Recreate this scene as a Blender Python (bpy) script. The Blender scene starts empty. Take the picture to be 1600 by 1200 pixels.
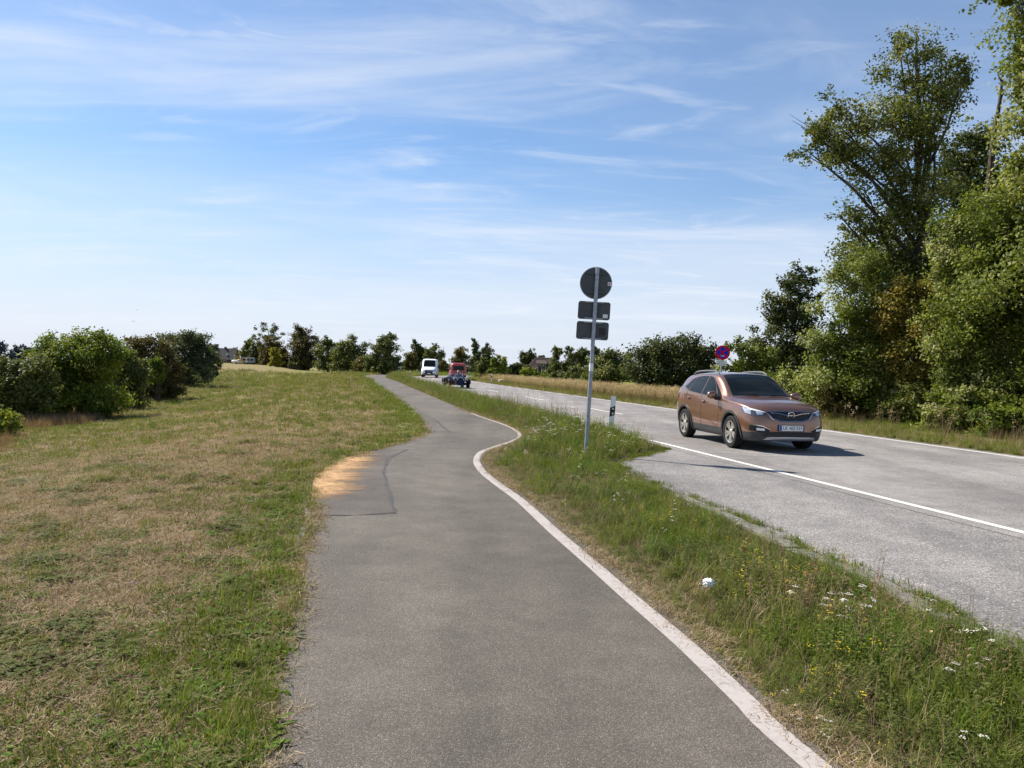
import bpy, bmesh, math, random
import numpy as np
from mathutils import Vector, Matrix
from mathutils.bvhtree import BVHTree

# ------------------------------------------------------------------ camera, sky, sun, exposure
SC = bpy.context.scene
COL = SC.collection
EYE, FPX, V0, ROLL = 1.6, 1202.0, 575.0, 1.6          # eye height (m), focal length in photo pixels, horizon row, roll
_d = math.atan((600 - V0) / FPX); _r = math.radians(ROLL)
FWD = np.array([0, math.cos(_d), -math.sin(_d)]); _U = np.array([0, math.sin(_d), math.cos(_d)]); _R = np.array([1.0, 0, 0])
CR = math.cos(_r) * _R + math.sin(_r) * _U
CU = -math.sin(_r) * _R + math.cos(_r) * _U
cam_data = bpy.data.cameras.new('camera'); cam = bpy.data.objects.new('camera', cam_data); COL.objects.link(cam)
cam_data.sensor_width = 36.0; cam_data.lens = 36.0 * FPX / 1600.0
cam_data.clip_start = 0.05; cam_data.clip_end = 20000
cam.matrix_world = Matrix(((CR[0], CU[0], -FWD[0], 0), (CR[1], CU[1], -FWD[1], 0), (CR[2], CU[2], -FWD[2], EYE), (0, 0, 0, 1)))
SC.camera = cam

SUN_EL = math.radians(44.0)
SUN_AZ = math.atan2(-0.84, 0.543)                      # clockwise from +Y: the sun stands ahead and to the left
SUN_DIR = Vector((math.sin(SUN_AZ) * math.cos(SUN_EL), math.cos(SUN_AZ) * math.cos(SUN_EL), math.sin(SUN_EL)))
world = bpy.data.worlds.new('World'); SC.world = world; world.use_nodes = True
nt = world.node_tree; nt.nodes.clear()
def wn(t, **kw):
    n = nt.nodes.new(t)
    for k, v in kw.items(): setattr(n, k, v)
    return n
sky = wn('ShaderNodeTexSky', sky_type='NISHITA'); sky.sun_disc = False
sky.sun_elevation = SUN_EL; sky.sun_rotation = SUN_AZ
sky.altitude = 0; sky.air_density = 1.0; sky.dust_density = 0.25; sky.ozone_density = 4.5
tc = wn('ShaderNodeTexCoord')
sep = wn('ShaderNodeSeparateXYZ'); nt.links.new(tc.outputs['Generated'], sep.inputs[0])
def wmath(op, a, b=None, clamp=False):
    m = wn('ShaderNodeMath', operation=op); m.use_clamp = clamp
    for i, v in enumerate((a, b)):
        if v is None: continue
        if isinstance(v, (int, float)): m.inputs[i].default_value = v
        else: nt.links.new(v, m.inputs[i])
    return m.outputs[0]
zc = wmath('MAXIMUM', sep.outputs[2], 0.0)
den = wmath('ADD', zc, 0.10)
cx = wmath('DIVIDE', sep.outputs[0], den); cy = wmath('DIVIDE', sep.outputs[1], den)
cmb = wn('ShaderNodeCombineXYZ'); nt.links.new(cx, cmb.inputs[0]); nt.links.new(cy, cmb.inputs[1])
def cirrus(rot, sx, sy, scale, detail, dist, lo, hi, off):
    mp = wn('ShaderNodeMapping'); mp.inputs['Rotation'].default_value = (0, 0, math.radians(rot)); mp.inputs['Scale'].default_value = (sx, sy, 1)
    mp.inputs['Location'].default_value = (off, off * 0.7, 0)
    nt.links.new(cmb.outputs[0], mp.inputs[0])
    no = wn('ShaderNodeTexNoise'); no.inputs['Scale'].default_value = scale; no.inputs['Detail'].default_value = detail
    no.inputs['Roughness'].default_value = 0.58; no.inputs['Distortion'].default_value = dist
    nt.links.new(mp.outputs[0], no.inputs['Vector'])
    mr = wn('ShaderNodeMapRange'); mr.interpolation_type = 'SMOOTHSTEP'
    mr.inputs['From Min'].default_value = lo; mr.inputs['From Max'].default_value = hi
    nt.links.new(no.outputs[0], mr.inputs['Value'])
    return mr.outputs[0]
c1 = cirrus(-34, 0.50, 1.25, 1.15, 10, 1.3, 0.44, 0.90, 0.4)       # wind-drawn streaks
c4 = cirrus(-58, 0.55, 1.5, 2.1, 10, 1.6, 0.46, 0.88, 6.2)         # smaller hooked wisps
c2 = cirrus(15, 0.8, 0.9, 0.60, 4, 0.4, 0.36, 0.60, 2.9)           # where the wisps gather
c3 = cirrus(-25, 0.35, 0.9, 0.50, 6, 0.6, 0.30, 0.74, 5.3)         # broad soft veil
wis = wmath('MULTIPLY', wmath('MAXIMUM', c1, wmath('MULTIPLY', c4, 0.8)), wmath('ADD', wmath('MULTIPLY', c2, 0.75), 0.25))
vz = wmath('SUBTRACT', 1.0, wmath('MULTIPLY', zc, 1.6), True)
veil = wmath('MULTIPLY', wmath('MULTIPLY', c3, vz), 0.62)
cov = wmath('ADD', wmath('MULTIPLY', wis, 0.85), veil, True)
cloudcol = wn('ShaderNodeRGB'); cloudcol.outputs[0].default_value = (6.0, 6.4, 7.1, 1)
hz = wn('ShaderNodeMapRange'); hz.interpolation_type = 'SMOOTHERSTEP'; nt.links.new(zc, hz.inputs['Value'])
hz.inputs['From Min'].default_value = 0.33; hz.inputs['From Max'].default_value = -0.06                      # milky summer haze low in the sky, all round
hazecol = wn('ShaderNodeRGB'); hazecol.outputs[0].default_value = (4.9, 5.3, 6.4, 1)
mixh = wn('ShaderNodeMix', data_type='RGBA'); nt.links.new(wmath('MULTIPLY', hz.outputs[0], 0.92), mixh.inputs[0])
hsv = wn('ShaderNodeHueSaturation'); hsv.inputs['Saturation'].default_value = 1.12; nt.links.new(sky.outputs[0], hsv.inputs['Color']); nt.links.new(hsv.outputs[0], mixh.inputs[6]); nt.links.new(hazecol.outputs[0], mixh.inputs[7])
mix = wn('ShaderNodeMix', data_type='RGBA'); nt.links.new(cov, mix.inputs[0])
nt.links.new(mixh.outputs[2], mix.inputs[6]); nt.links.new(cloudcol.outputs[0], mix.inputs[7])
bg = wn('ShaderNodeBackground'); bg.inputs['Strength'].default_value = 0.082
nt.links.new(mix.outputs[2], bg.inputs['Color'])
wo = wn('ShaderNodeOutputWorld'); nt.links.new(bg.outputs[0], wo.inputs['Surface'])

sun_data = bpy.data.lights.new('sun', 'SUN'); sun = bpy.data.objects.new('sun', sun_data); COL.objects.link(sun)
sun_data.energy = 5.0; sun_data.angle = math.radians(0.53); sun_data.color = (1.0, 0.95, 0.87)
sun.rotation_euler = SUN_DIR.to_track_quat('Z', 'Y').to_euler(); sun.location = (-30, 20, 40)
SC.render.engine = 'CYCLES'
SC.view_settings.view_transform = 'Standard'; SC.view_settings.look = 'None'; SC.view_settings.gamma = 1.0
SC.view_settings.use_curve_mapping = False; SC.view_settings.exposure = 0.8

# ------------------------------------------------------------------ helpers
def ray(u, v): return FWD * FPX + CR * (u - 800.0) - CU * (v - 600.0)
def G(u, v, z=0.0):                                     # photo pixel -> point on a level plane
    D = ray(u, v); t = (z - EYE) / D[2]; return np.array([0, 0, EYE]) + D * t
def at(u, v, Y):                                        # photo pixel at a known distance along +Y
    D = ray(u, v); return np.array([0, 0, EYE]) + D * (Y / D[1])
def smooth(a, b, x):
    t = np.clip((np.asarray(x, float) - a) / (b - a), 0, 1); return t * t * (3 - 2 * t)

def catmull(P, step):
    P = np.asarray(P, float); out = []
    E = np.vstack([2 * P[0] - P[1], P, 2 * P[-1] - P[-2]])
    for i in range(1, len(E) - 2):
        p0, p1, p2, p3 = E[i - 1], E[i], E[i + 1], E[i + 2]
        n = max(2, int(np.linalg.norm(p2 - p1) / step) + 1)
        t = np.linspace(0, 1, n, endpoint=False)[:, None]
        out.append(0.5 * (2 * p1 + (p2 - p0) * t + (2 * p0 - 5 * p1 + 4 * p2 - p3) * t ** 2 + (3 * p1 - p0 - 3 * p2 + p3) * t ** 3))
    out.append(E[-2][None]); return np.vstack(out)
def normals2d(L):
    T = np.gradient(L, axis=0); T /= np.linalg.norm(T, axis=1)[:, None] + 1e-9
    return np.stack([T[:, 1], -T[:, 0]], 1)             # points to the right of travel
def offset(L, o): return L + normals2d(L) * np.asarray(o).reshape(-1, 1) if np.ndim(o) else L + normals2d(L) * o
def in_poly(px, py, poly):
    x0, y0 = poly[:, 0], poly[:, 1]; x1, y1 = np.roll(x0, -1), np.roll(y0, -1)
    inside = np.zeros(len(px), bool)
    for a, b, c, d in zip(x0, y0, x1, y1):
        if b == d: continue
        cond = ((b > py) != (d > py)) & (px < (c - a) * (py - b) / (d - b) + a)
        inside ^= cond
    return inside
def dist_line(px, py, L, step=1):
    L = L[::step]; out = np.full(len(px), 1e9)
    for i in range(len(L) - 1):
        a = L[i]; b = L[i + 1]; ab = b - a; t = np.clip(((px - a[0]) * ab[0] + (py - a[1]) * ab[1]) / (ab @ ab + 1e-12), 0, 1)
        out = np.minimum(out, np.hypot(px - a[0] - t * ab[0], py - a[1] - t * ab[1]))
    return out
_lat = np.random.RandomState(5).rand(256, 256)
def vnoise(x, y, s, o=0):
    x = np.asarray(x) * s + o * 17.3 + 1000; y = np.asarray(y) * s + o * 9.1 + 1000
    xi = np.floor(x).astype(int); yi = np.floor(y).astype(int); fx = x - xi; fy = y - yi
    fx = fx * fx * (3 - 2 * fx); fy = fy * fy * (3 - 2 * fy)
    g = lambda a, b: _lat[a % 256, b % 256]
    return (g(xi, yi) * (1 - fx) + g(xi + 1, yi) * fx) * (1 - fy) + (g(xi, yi + 1) * (1 - fx) + g(xi + 1, yi + 1) * fx) * fy
def fnoise(x, y, s, o=0): return (vnoise(x, y, s, o) + 0.5 * vnoise(x, y, s * 2.1, o + 1) + 0.25 * vnoise(x, y, s * 4.3, o + 2)) / 1.75

def np_mesh(name, V, F, mat=None, parent=None, smooth_=False, attrs=None, link=True):
    V = np.asarray(V, np.float32); me = bpy.data.meshes.new(name)
    F = np.asarray(F, np.int32)
    me.vertices.add(len(V)); me.vertices.foreach_set('co', V.ravel())
    if len(F):
        k = F.shape[1]; me.loops.add(F.size); me.loops.foreach_set('vertex_index', F.ravel())
        me.polygons.add(len(F)); me.polygons.foreach_set('loop_start', np.arange(0, F.size, k, dtype=np.int32))
        me.polygons.foreach_set('loop_total', np.full(len(F), k, np.int32))
    for nm, (ty, data) in (attrs or {}).items():
        at_ = me.attributes.new(nm, ty, 'POINT')
        if ty == 'FLOAT': at_.data.foreach_set('value', np.asarray(data, np.float32))
        elif ty == 'INT': at_.data.foreach_set('value', np.asarray(data, np.int32))
        elif ty == 'FLOAT_VECTOR': at_.data.foreach_set('vector', np.asarray(data, np.float32).ravel())
    me.update(calc_edges=True)
    if smooth_ and len(F): me.polygons.foreach_set('use_smooth', np.ones(len(F), bool))
    o = bpy.data.objects.new(name, me)
    if mat: me.materials.append(mat)
    if link: COL.objects.link(o)
    if parent: o.parent = parent
    return o
class MB:                                               # collects shapes, then becomes ONE mesh object
    def __init__(s): s.v = []; s.f = []
    def add(s, V, F):
        b = len(s.v); s.v += [tuple(map(float, p)) for p in V]; s.f += [tuple(i + b for i in f) for f in F]; return s
    def box(s, lo, hi, M=None):
        x0, y0, z0 = lo; x1, y1, z1 = hi
        V = [(x0, y0, z0), (x1, y0, z0), (x1, y1, z0), (x0, y1, z0), (x0, y0, z1), (x1, y0, z1), (x1, y1, z1), (x0, y1, z1)]
        if M: V = [M @ Vector(p) for p in V]
        return s.add(V, [(0, 3, 2, 1), (4, 5, 6, 7), (0, 1, 5, 4), (1, 2, 6, 5), (2, 3, 7, 6), (3, 0, 4, 7)])
    def tube(s, P, R, n=8, cap=True):
        P = [Vector(p) for p in P]
        if not hasattr(R, '__len__'): R = [R] * len(P)
        V = []; F = []; ref = None
        for i, p in enumerate(P):
            t = (P[min(i + 1, len(P) - 1)] - P[max(i - 1, 0)]).normalized()
            if ref is None: ref = Vector((0, 0, 1)) if abs(t.z) < 0.9 else Vector((1, 0, 0))
            a = t.cross(ref); a = a.normalized() if a.length > 1e-5 else t.orthogonal().normalized()
            b = t.cross(a).normalized(); ref = -a.cross(t) if False else ref
            for k in range(n):
                w = 2 * math.pi * k / n; V.append(p + (a * math.cos(w) + b * math.sin(w)) * R[i])
        for i in range(len(P) - 1):
            for k in range(n): F.append((i * n + k, i * n + (k + 1) % n, (i + 1) * n + (k + 1) % n, (i + 1) * n + k))
        if cap: F.append(tuple(range(n - 1, -1, -1))); F.append(tuple((len(P) - 1) * n + k for k in range(n)))
        return s.add(V, F)
    def lathe(s, prof, n=24, M=None, closed=False):     # prof: (radius, height) about local Z
        V = []; F = []
        for r, h in prof:
            for k in range(n): V.append((r * math.cos(2 * math.pi * k / n), r * math.sin(2 * math.pi * k / n), h))
        m = len(prof)
        for i in range(m if closed else m - 1):
            j = (i + 1) % m
            for k in range(n): F.append((i * n + k, i * n + (k + 1) % n, j * n + (k + 1) % n, j * n + k))
        if not closed:
            if prof[0][0] > 1e-6: F.append(tuple(range(n - 1, -1, -1)))
            if prof[-1][0] > 1e-6: F.append(tuple((m - 1) * n + k for k in range(n)))
        if M: V = [M @ Vector(p) for p in V]
        return s.add(V, F)
    def prism(s, poly, d0, d1, M=None):                 # polygon in local XY, pushed along Z
        n = len(poly); V = [(x, y, d0) for x, y in poly] + [(x, y, d1) for x, y in poly]
        if M: V = [M @ Vector(p) for p in V]
        return s.add(V, [tuple(range(n - 1, -1, -1)), tuple(range(n, 2 * n))] + [(i, (i + 1) % n, n + (i + 1) % n, n + i) for i in range(n)])
    def build(s, name, mat, parent=None, smooth_=False, bevel=0.0, link=True):
        me = bpy.data.meshes.new(name); me.from_pydata(s.v, [], s.f); me.update()
        if mat: me.materials.append(mat)
        if bevel:
            bm = bmesh.new(); bm.from_mesh(me)
            es = [e for e in bm.edges if len(e.link_faces) == 2 and e.calc_face_angle(0) > 0.6]
            bmesh.ops.bevel(bm, geom=es, offset=bevel, segments=2, affect='EDGES', profile=0.6); bm.to_mesh(me); bm.free()
        if smooth_:
            me.polygons.foreach_set('use_smooth', [True] * len(me.polygons)); me.set_sharp_from_angle(angle=math.radians(40))
        o = bpy.data.objects.new(name, me)
        if link: COL.objects.link(o)
        if parent: o.parent = parent
        return o
def tag(o, label=None, cat=None, group=None, kind=None):
    if label: o['label'] = label
    if cat: o['category'] = cat
    if group: o['group'] = group
    if kind: o['kind'] = kind
    return o
def empty(name, loc, rz=0.0, label=None, cat=None, group=None):
    o = bpy.data.objects.new(name, None); COL.objects.link(o); o.location = loc; o.rotation_euler = (0, 0, rz)
    o.empty_display_size = 0.2
    return tag(o, label, cat, group)
def copy_tree(o, parent=None):
    c = o.copy(); COL.objects.link(c); c.parent = parent
    for ch in list(o.children): copy_tree(ch, c)
    return c
def rounded(w, h, r, n=4):
    P = []
    for cx_, cy_, a0 in ((w / 2 - r, h / 2 - r, 0), (-w / 2 + r, h / 2 - r, 90), (-w / 2 + r, -h / 2 + r, 180), (w / 2 - r, -h / 2 + r, 270)):
        for k in range(n + 1):
            a = math.radians(a0 + 90 * k / n); P.append((cx_ + r * math.cos(a), cy_ + r * math.sin(a)))
    return P
def text_mesh(s, size, mat, name, parent, M, depth=0.002, align='CENTER'):
    cu = bpy.data.curves.new(name, 'FONT'); cu.body = s; cu.size = size; cu.align_x = align; cu.align_y = 'CENTER'; cu.extrude = depth; cu.resolution_u = 2
    t = bpy.data.objects.new(name + '_tmp', cu); COL.objects.link(t)
    dg = bpy.context.evaluated_depsgraph_get(); me = bpy.data.meshes.new_from_object(t.evaluated_get(dg))
    bpy.data.objects.remove(t); bpy.data.curves.remove(cu)
    me.transform(M); me.materials.clear(); me.materials.append(mat); me.name = name
    o = bpy.data.objects.new(name, me); COL.objects.link(o); o.parent = parent; return o

# ------------------------------------------------------------------ materials
class NT:
    def __init__(s, name):
        s.m = bpy.data.materials.new(name); s.m.use_nodes = True; s.t = s.m.node_tree; s.b = s.t.nodes['Principled BSDF']; s.o = s.t.nodes['Material Output']
    def n(s, t, **kw):
        x = s.t.nodes.new(t)
        for k, v in kw.items(): setattr(x, k, v)
        return x
    def l(s, a, b): s.t.links.new(a, b)
    def set(s, i, v):
        if isinstance(v, (int, float)): i.default_value = v
        elif isinstance(v, tuple): i.default_value = (*v, 1) if len(v) == 3 and len(i.default_value) == 4 else v
        else: s.l(v, i)
    def noise(s, scale, detail=4, rough=0.55, vec=None, dist=0.0):
        x = s.n('ShaderNodeTexNoise'); x.inputs['Scale'].default_value = scale; x.inputs['Detail'].default_value = detail
        x.inputs['Roughness'].default_value = rough; x.inputs['Distortion'].default_value = dist
        s.l(vec if vec is not None else s.pos(), x.inputs['Vector']); return x.outputs[0]
    def pos(s):
        if not hasattr(s, '_p'): s._p = s.n('ShaderNodeNewGeometry').outputs['Position']
        return s._p
    def obj(s):
        if not hasattr(s, '_o'): s._o = s.n('ShaderNodeTexCoord').outputs['Object']
        return s._o
    def ramp(s, fac, stops):
        r = s.n('ShaderNodeValToRGB'); e = r.color_ramp.elements
        while len(e) < len(stops): e.new(0.5)
        for el, (p, c) in zip(e, stops): el.position = p; el.color = (*c, 1)
        s.l(fac, r.inputs[0]); return r.outputs[0]
    def rng(s, v, a, b, c=0.0, d=1.0):
        r = s.n('ShaderNodeMapRange'); r.interpolation_type = 'SMOOTHSTEP'
        for k, x in zip(('From Min', 'From Max', 'To Min', 'To Max'), (a, b, c, d)): r.inputs[k].default_value = x
        s.l(v, r.inputs['Value']); return r.outputs[0]
    def mix(s, f, a, b, mode='MIX'):
        x = s.n('ShaderNodeMix', data_type='RGBA', blend_type=mode); s.set(x.inputs[0], f); s.set(x.inputs[6], a); s.set(x.inputs[7], b); return x.outputs[2]
    def math(s, op, a, b=0.0, clamp=False):
        x = s.n('ShaderNodeMath', operation=op); x.use_clamp = clamp; s.set(x.inputs[0], a); s.set(x.inputs[1], b); return x.outputs[0]
    def attr(s, name, ty='GEOMETRY'):
        a = s.n('ShaderNodeAttribute'); a.attribute_name = name; a.attribute_type = ty; return a.outputs['Fac']
    def rand(s): return s.n('ShaderNodeObjectInfo').outputs['Random']
    def bump(s, h, strength=0.3, dist=0.01):
        b = s.n('ShaderNodeBump'); b.inputs['Strength'].default_value = strength; b.inputs['Distance'].default_value = dist
        s.l(h, b.inputs['Height']); s.l(b.outputs[0], s.b.inputs['Normal'])
    def fin(s, col, rough=0.8, spec=0.3, metal=0.0, coat=0.0):
        s.set(s.b.inputs['Base Color'], col); s.set(s.b.inputs['Roughness'], rough); s.b.inputs['Specular IOR Level'].default_value = spec
        s.b.inputs['Metallic'].default_value = metal; s.b.inputs['Coat Weight'].default_value = coat; s.b.inputs['Coat Roughness'].default_value = 0.03
        return s.m
    def leafy(s, col, trans=0.4, rough=0.7, spec=0.08):  # thin leaves let light through
        s.fin(col, rough, spec)
        tr = s.n('ShaderNodeBsdfTranslucent'); mx = s.n('ShaderNodeMixShader'); mx.inputs[0].default_value = trans
        tc_ = s.mix(1.0, col, (1.0, 1.0, 0.55), 'MULTIPLY'); s.l(tc_, tr.inputs['Color'])
        s.l(s.b.outputs[0], mx.inputs[1]); s.l(tr.outputs[0], mx.inputs[2]); s.l(mx.outputs[0], s.o.inputs['Surface']); return s.m
def plain(name, col, rough=0.6, spec=0.4, metal=0.0, coat=0.0, vary=0.12, scale=6.0):
    k = NT(name); nz = k.noise(scale, 5, vec=k.obj())
    c = k.mix(k.rng(nz, 0.3, 0.7), tuple(x * (1 - vary) for x in col), tuple(min(1, x * (1 + vary)) for x in col))
    return k.fin(c, rough, spec, metal, coat)
M = {}
def mk():
    def asphalt(name, dark, mid, light, big, crack):
        k = NT(name); g = k.noise(big * 10, 3, 0.7); vor = k.n('ShaderNodeTexVoronoi'); vor.inputs['Scale'].default_value = big * 14; k.l(k.pos(), vor.inputs['Vector'])
        stone = k.rng(vor.outputs['Color'], 0.0, 1.0)
        base = k.ramp(stone, [(0.0, dark), (0.45, mid), (0.8, mid), (1.0, light)])
        l1 = k.noise(0.35, 5, 0.6); l2 = k.noise(2.6, 5, 0.65)
        m_ = k.math('MULTIPLY', k.rng(l1, 0.3, 0.7, 0.80, 1.14), k.rng(l2, 0.3, 0.72, 0.86, 1.10))
        mp = k.n('ShaderNodeMapping'); mp.inputs['Rotation'].default_value = (0, 0, -0.22); mp.inputs['Scale'].default_value = (1.1, 0.05, 1); k.l(k.pos(), mp.inputs[0])
        st = k.noise(1.0, 3, 0.5, mp.outputs[0]); m_ = k.math('MULTIPLY', m_, k.rng(st, 0.35, 0.65, 0.87, 1.07))
        c = k.mix(1.0, base, (1, 1, 1), 'MULTIPLY'); v = k.n('ShaderNodeVectorMath', operation='SCALE'); k.l(c, v.inputs[0]); k.l(m_, v.inputs['Scale'])
        k.bump(k.math('ADD', vor.outputs['Distance'], g), 0.35, 0.004)
        return k.fin(v.outputs[0], 0.85, 0.25)
    M['path'] = asphalt('path_asphalt', (0.058, 0.049, 0.039), (0.112, 0.096, 0.078), (0.33, 0.29, 0.24), 22, 0)
    M['road'] = asphalt('road_asphalt', (0.11, 0.099, 0.090), (0.250, 0.229, 0.212), (0.48, 0.45, 0.42), 9, 0)
    M['layby'] = asphalt('layby_asphalt', (0.09, 0.082, 0.075), (0.222, 0.205, 0.190), (0.47, 0.44, 0.41), 7, 0)
    M['patch'] = asphalt('patch_asphalt', (0.052, 0.043, 0.036), (0.100, 0.083, 0.070), (0.26, 0.23, 0.20), 22, 0)
    k = NT('tar'); M['tar'] = k.fin(k.mix(k.rng(k.noise(25, 4), 0.35, 0.65), (0.045, 0.042, 0.04), (0.085, 0.078, 0.072)), 0.75, 0.2)
    k = NT('line_paint'); w = k.noise(28, 6, 0.7); w2 = k.noise(3, 4)
    c = k.mix(k.rng(k.math('ADD', w, k.math('MULTIPLY', w2, 0.35)), 0.40, 0.72), (0.25, 0.222, 0.20), (0.40, 0.353, 0.32)); M['line'] = k.fin(c, 0.7, 0.3)
    k = NT('road_line_paint'); w = k.noise(30, 5, 0.7); M['rline'] = k.fin(k.mix(k.rng(w, 0.3, 0.55), (0.42, 0.40, 0.37), (0.70, 0.67, 0.62)), 0.65, 0.3)
    k = NT('concrete_edging'); w = k.noise(9, 6, 0.7); w2 = k.noise(120, 3)
    M['concrete'] = k.fin(k.mix(k.rng(w, 0.3, 0.7), (0.12, 0.108, 0.092), (0.24, 0.225, 0.20)), 0.9, 0.2)
    k = NT('sand'); a = k.attr('mask'); w = k.noise(2.1, 6, 0.7, dist=1.0)
    mp = k.n('ShaderNodeMapping'); mp.inputs['Scale'].default_value = (0.55, 2.4, 1); k.l(k.pos(), mp.inputs[0]); w3 = k.noise(1.7, 5, 0.65, mp.outputs[0], 0.6)
    al = k.rng(k.math('ADD', k.math('ADD', a, k.math('MULTIPLY', w3, 0.9)), k.math('MULTIPLY', w, 0.25)), 0.90, 1.45)
    k.fin(k.mix(k.rng(k.noise(14, 5), 0.3, 0.7), (0.36, 0.205, 0.095), (0.52, 0.335, 0.175)), 0.95, 0.1); k.l(al, k.b.inputs['Alpha']); M['sand'] = k.m
    # ground: dry thatch, soil and low green, mixed by noise; 'zone' 0 = mown dyke, 1 = verge
    k = NT('dyke_ground'); z = k.attr('zone'); gn = k.attr('green')
    fine = k.noise(55, 6, 0.75); mid = k.noise(3.2, 6, 0.65); big = k.noise(0.28, 5, 0.6)
    soil = k.ramp(fine, [(0.25, (0.085, 0.057, 0.030)), (0.5, (0.225, 0.155, 0.085)), (0.75, (0.40, 0.295, 0.17))])
    grn = k.ramp(fine, [(0.25, (0.060, 0.072, 0.013)), (0.5, (0.165, 0.180, 0.036)), (0.75, (0.30, 0.29, 0.085))])
    f = k.rng(k.math('ADD', k.math('ADD', k.math('MULTIPLY', mid, 0.7), k.math('MULTIPLY', big, 0.6)), gn), 0.62, 1.05)
    c = k.mix(f, soil, grn); vg = k.ramp(fine, [(0.3, (0.035, 0.030, 0.014)), (0.7, (0.16, 0.125, 0.065))]); c = k.mix(z, c, vg)
    k.bump(k.math('ADD', fine, mid), 0.5, 0.03); M['ground'] = k.fin(c, 0.95, 0.1)
    k = NT('water'); k.bump(k.noise(1.2, 3, vec=None), 0.08, 0.05); M['water'] = k.fin((0.10, 0.14, 0.18), 0.12, 0.5)
    def leaf(name, stops, trans=0.38, rough=0.55, spec=0.2):
        k = NT(name); t = k.attr('tint'); nz = k.noise(0.5, 3); M[name] = k.leafy(k.ramp(k.math('ADD', t, k.rng(nz, 0.35, 0.65, -0.1, 0.1)), stops), trans, rough, spec)
    leaf('poplar', [(0.0, (0.035, 0.057, 0.010)), (0.35, (0.104, 0.138, 0.021)), (0.65, (0.208, 0.237, 0.044)), (0.84, (0.358, 0.363, 0.146)), (1.0, (0.578, 0.550, 0.334))], 0.45)
    leaf('poplar_mid', [(0.0, (0.027, 0.041, 0.010)), (0.4, (0.085, 0.106, 0.020)), (0.7, (0.163, 0.178, 0.039)), (0.88, (0.290, 0.287, 0.109)), (1.0, (0.483, 0.460, 0.262))], .42)
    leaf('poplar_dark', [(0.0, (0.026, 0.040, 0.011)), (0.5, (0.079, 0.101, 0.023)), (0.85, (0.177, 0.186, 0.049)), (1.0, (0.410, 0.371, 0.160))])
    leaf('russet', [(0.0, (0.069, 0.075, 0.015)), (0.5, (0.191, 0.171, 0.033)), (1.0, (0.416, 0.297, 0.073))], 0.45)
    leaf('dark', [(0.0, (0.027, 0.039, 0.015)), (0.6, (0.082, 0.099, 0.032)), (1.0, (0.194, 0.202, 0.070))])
    leaf('mid', [(0.0, (0.045, 0.064, 0.019)), (0.6, (0.139, 0.159, 0.042)), (1.0, (0.298, 0.295, 0.096))])
    leaf('olive', [(0.0, (0.057, 0.055, 0.018)), (0.6, (0.140, 0.121, 0.034)), (1.0, (0.249, 0.203, 0.070))])
    leaf('brown', [(0.0, (0.038, 0.036, 0.014)), (0.6, (0.107, 0.091, 0.027)), (1.0, (0.195, 0.150, 0.051))], 0.4)
    leaf('bush', [(0.0, (0.029, 0.048, 0.008)), (0.45, (0.105, 0.152, 0.020)), (0.75, (0.232, 0.268, 0.036)), (1.0, (0.496, 0.420, 0.060))], 0.45)
    leaf('yellow', [(0.0, (0.16, 0.15, 0.02)), (0.6, (0.33, 0.29, 0.03)), (1.0, (0.48, 0.40, 0.07))])
    leaf('willow', [(0.0, (0.039, 0.059, 0.027)), (0.6, (0.111, 0.133, 0.062)), (1.0, (0.249, 0.259, 0.138))])
    leaf('bluefar', [(0.0, (0.050, 0.065, 0.075)), (0.6, (0.075, 0.095, 0.105)), (1.0, (0.10, 0.12, 0.125))], 0.2)  # distance haze painted into the leaf colour of the far bank
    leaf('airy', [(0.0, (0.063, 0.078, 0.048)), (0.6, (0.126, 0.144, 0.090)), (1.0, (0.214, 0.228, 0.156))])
    k = NT('bark'); w = k.noise(7, 6, 0.7, k.obj()); M['bark'] = k.fin(k.mix(k.rng(w, 0.35, 0.65), (0.035, 0.028, 0.020), (0.11, 0.095, 0.075)), 0.95, 0.1); k.bump(w, 0.6, 0.03)
    k = NT('pale_bark'); w = k.noise(5, 6, 0.7, k.obj()); M['palebark'] = k.fin(k.mix(k.rng(w, 0.4, 0.6), (0.10, 0.09, 0.075), (0.34, 0.32, 0.28)), 0.9, 0.1)
    def blade(name, stops, trans=0.42):
        k = NT(name); r = k.rand(); v = k.attr('tint'); M[name] = k.leafy(k.ramp(k.math('ADD', k.math('MULTIPLY', r, 0.55), k.math('MULTIPLY', v, 0.45)), stops), trans, 0.7, 0.08)
    blade('g_short', [(0.0, (0.060, 0.085, 0.012)), (0.45, (0.125, 0.160, 0.022)), (0.8, (0.20, 0.22, 0.045)), (1.0, (0.34, 0.30, 0.10))])
    blade('g_weed', [(0.0, (0.045, 0.085, 0.012)), (0.5, (0.11, 0.19, 0.022)), (1.0, (0.20, 0.29, 0.05))])
    blade('g_greyweed', [(0.0, (0.055, 0.075, 0.016)), (0.5, (0.110, 0.135, 0.032)), (1.0, (0.20, 0.21, 0.07))])
    blade('g_dry', [(0.0, (0.20, 0.13, 0.07)), (0.5, (0.36, 0.265, 0.155)), (1.0, (0.56, 0.45, 0.29))], 0.25)
    blade('g_verge', [(0.0, (0.060, 0.088, 0.012)), (0.45, (0.145, 0.195, 0.026)), (0.75, (0.23, 0.26, 0.05)), (1.0, (0.40, 0.35, 0.14))])
    blade('g_reed', [(0.0, (0.27, 0.20, 0.11)), (0.5, (0.46, 0.345, 0.20)), (1.0, (0.60, 0.47, 0.31))], 0.35)
    blade('g_reedgreen', [(0.0, (0.11, 0.11, 0.045)), (0.5, (0.21, 0.19, 0.085)), (1.0, (0.34, 0.28, 0.15))], 0.35)
    blade('g_russet', [(0.0, (0.13, 0.085, 0.05)), (0.5, (0.26, 0.17, 0.105)), (1.0, (0.38, 0.27, 0.17))], 0.3)
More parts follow.
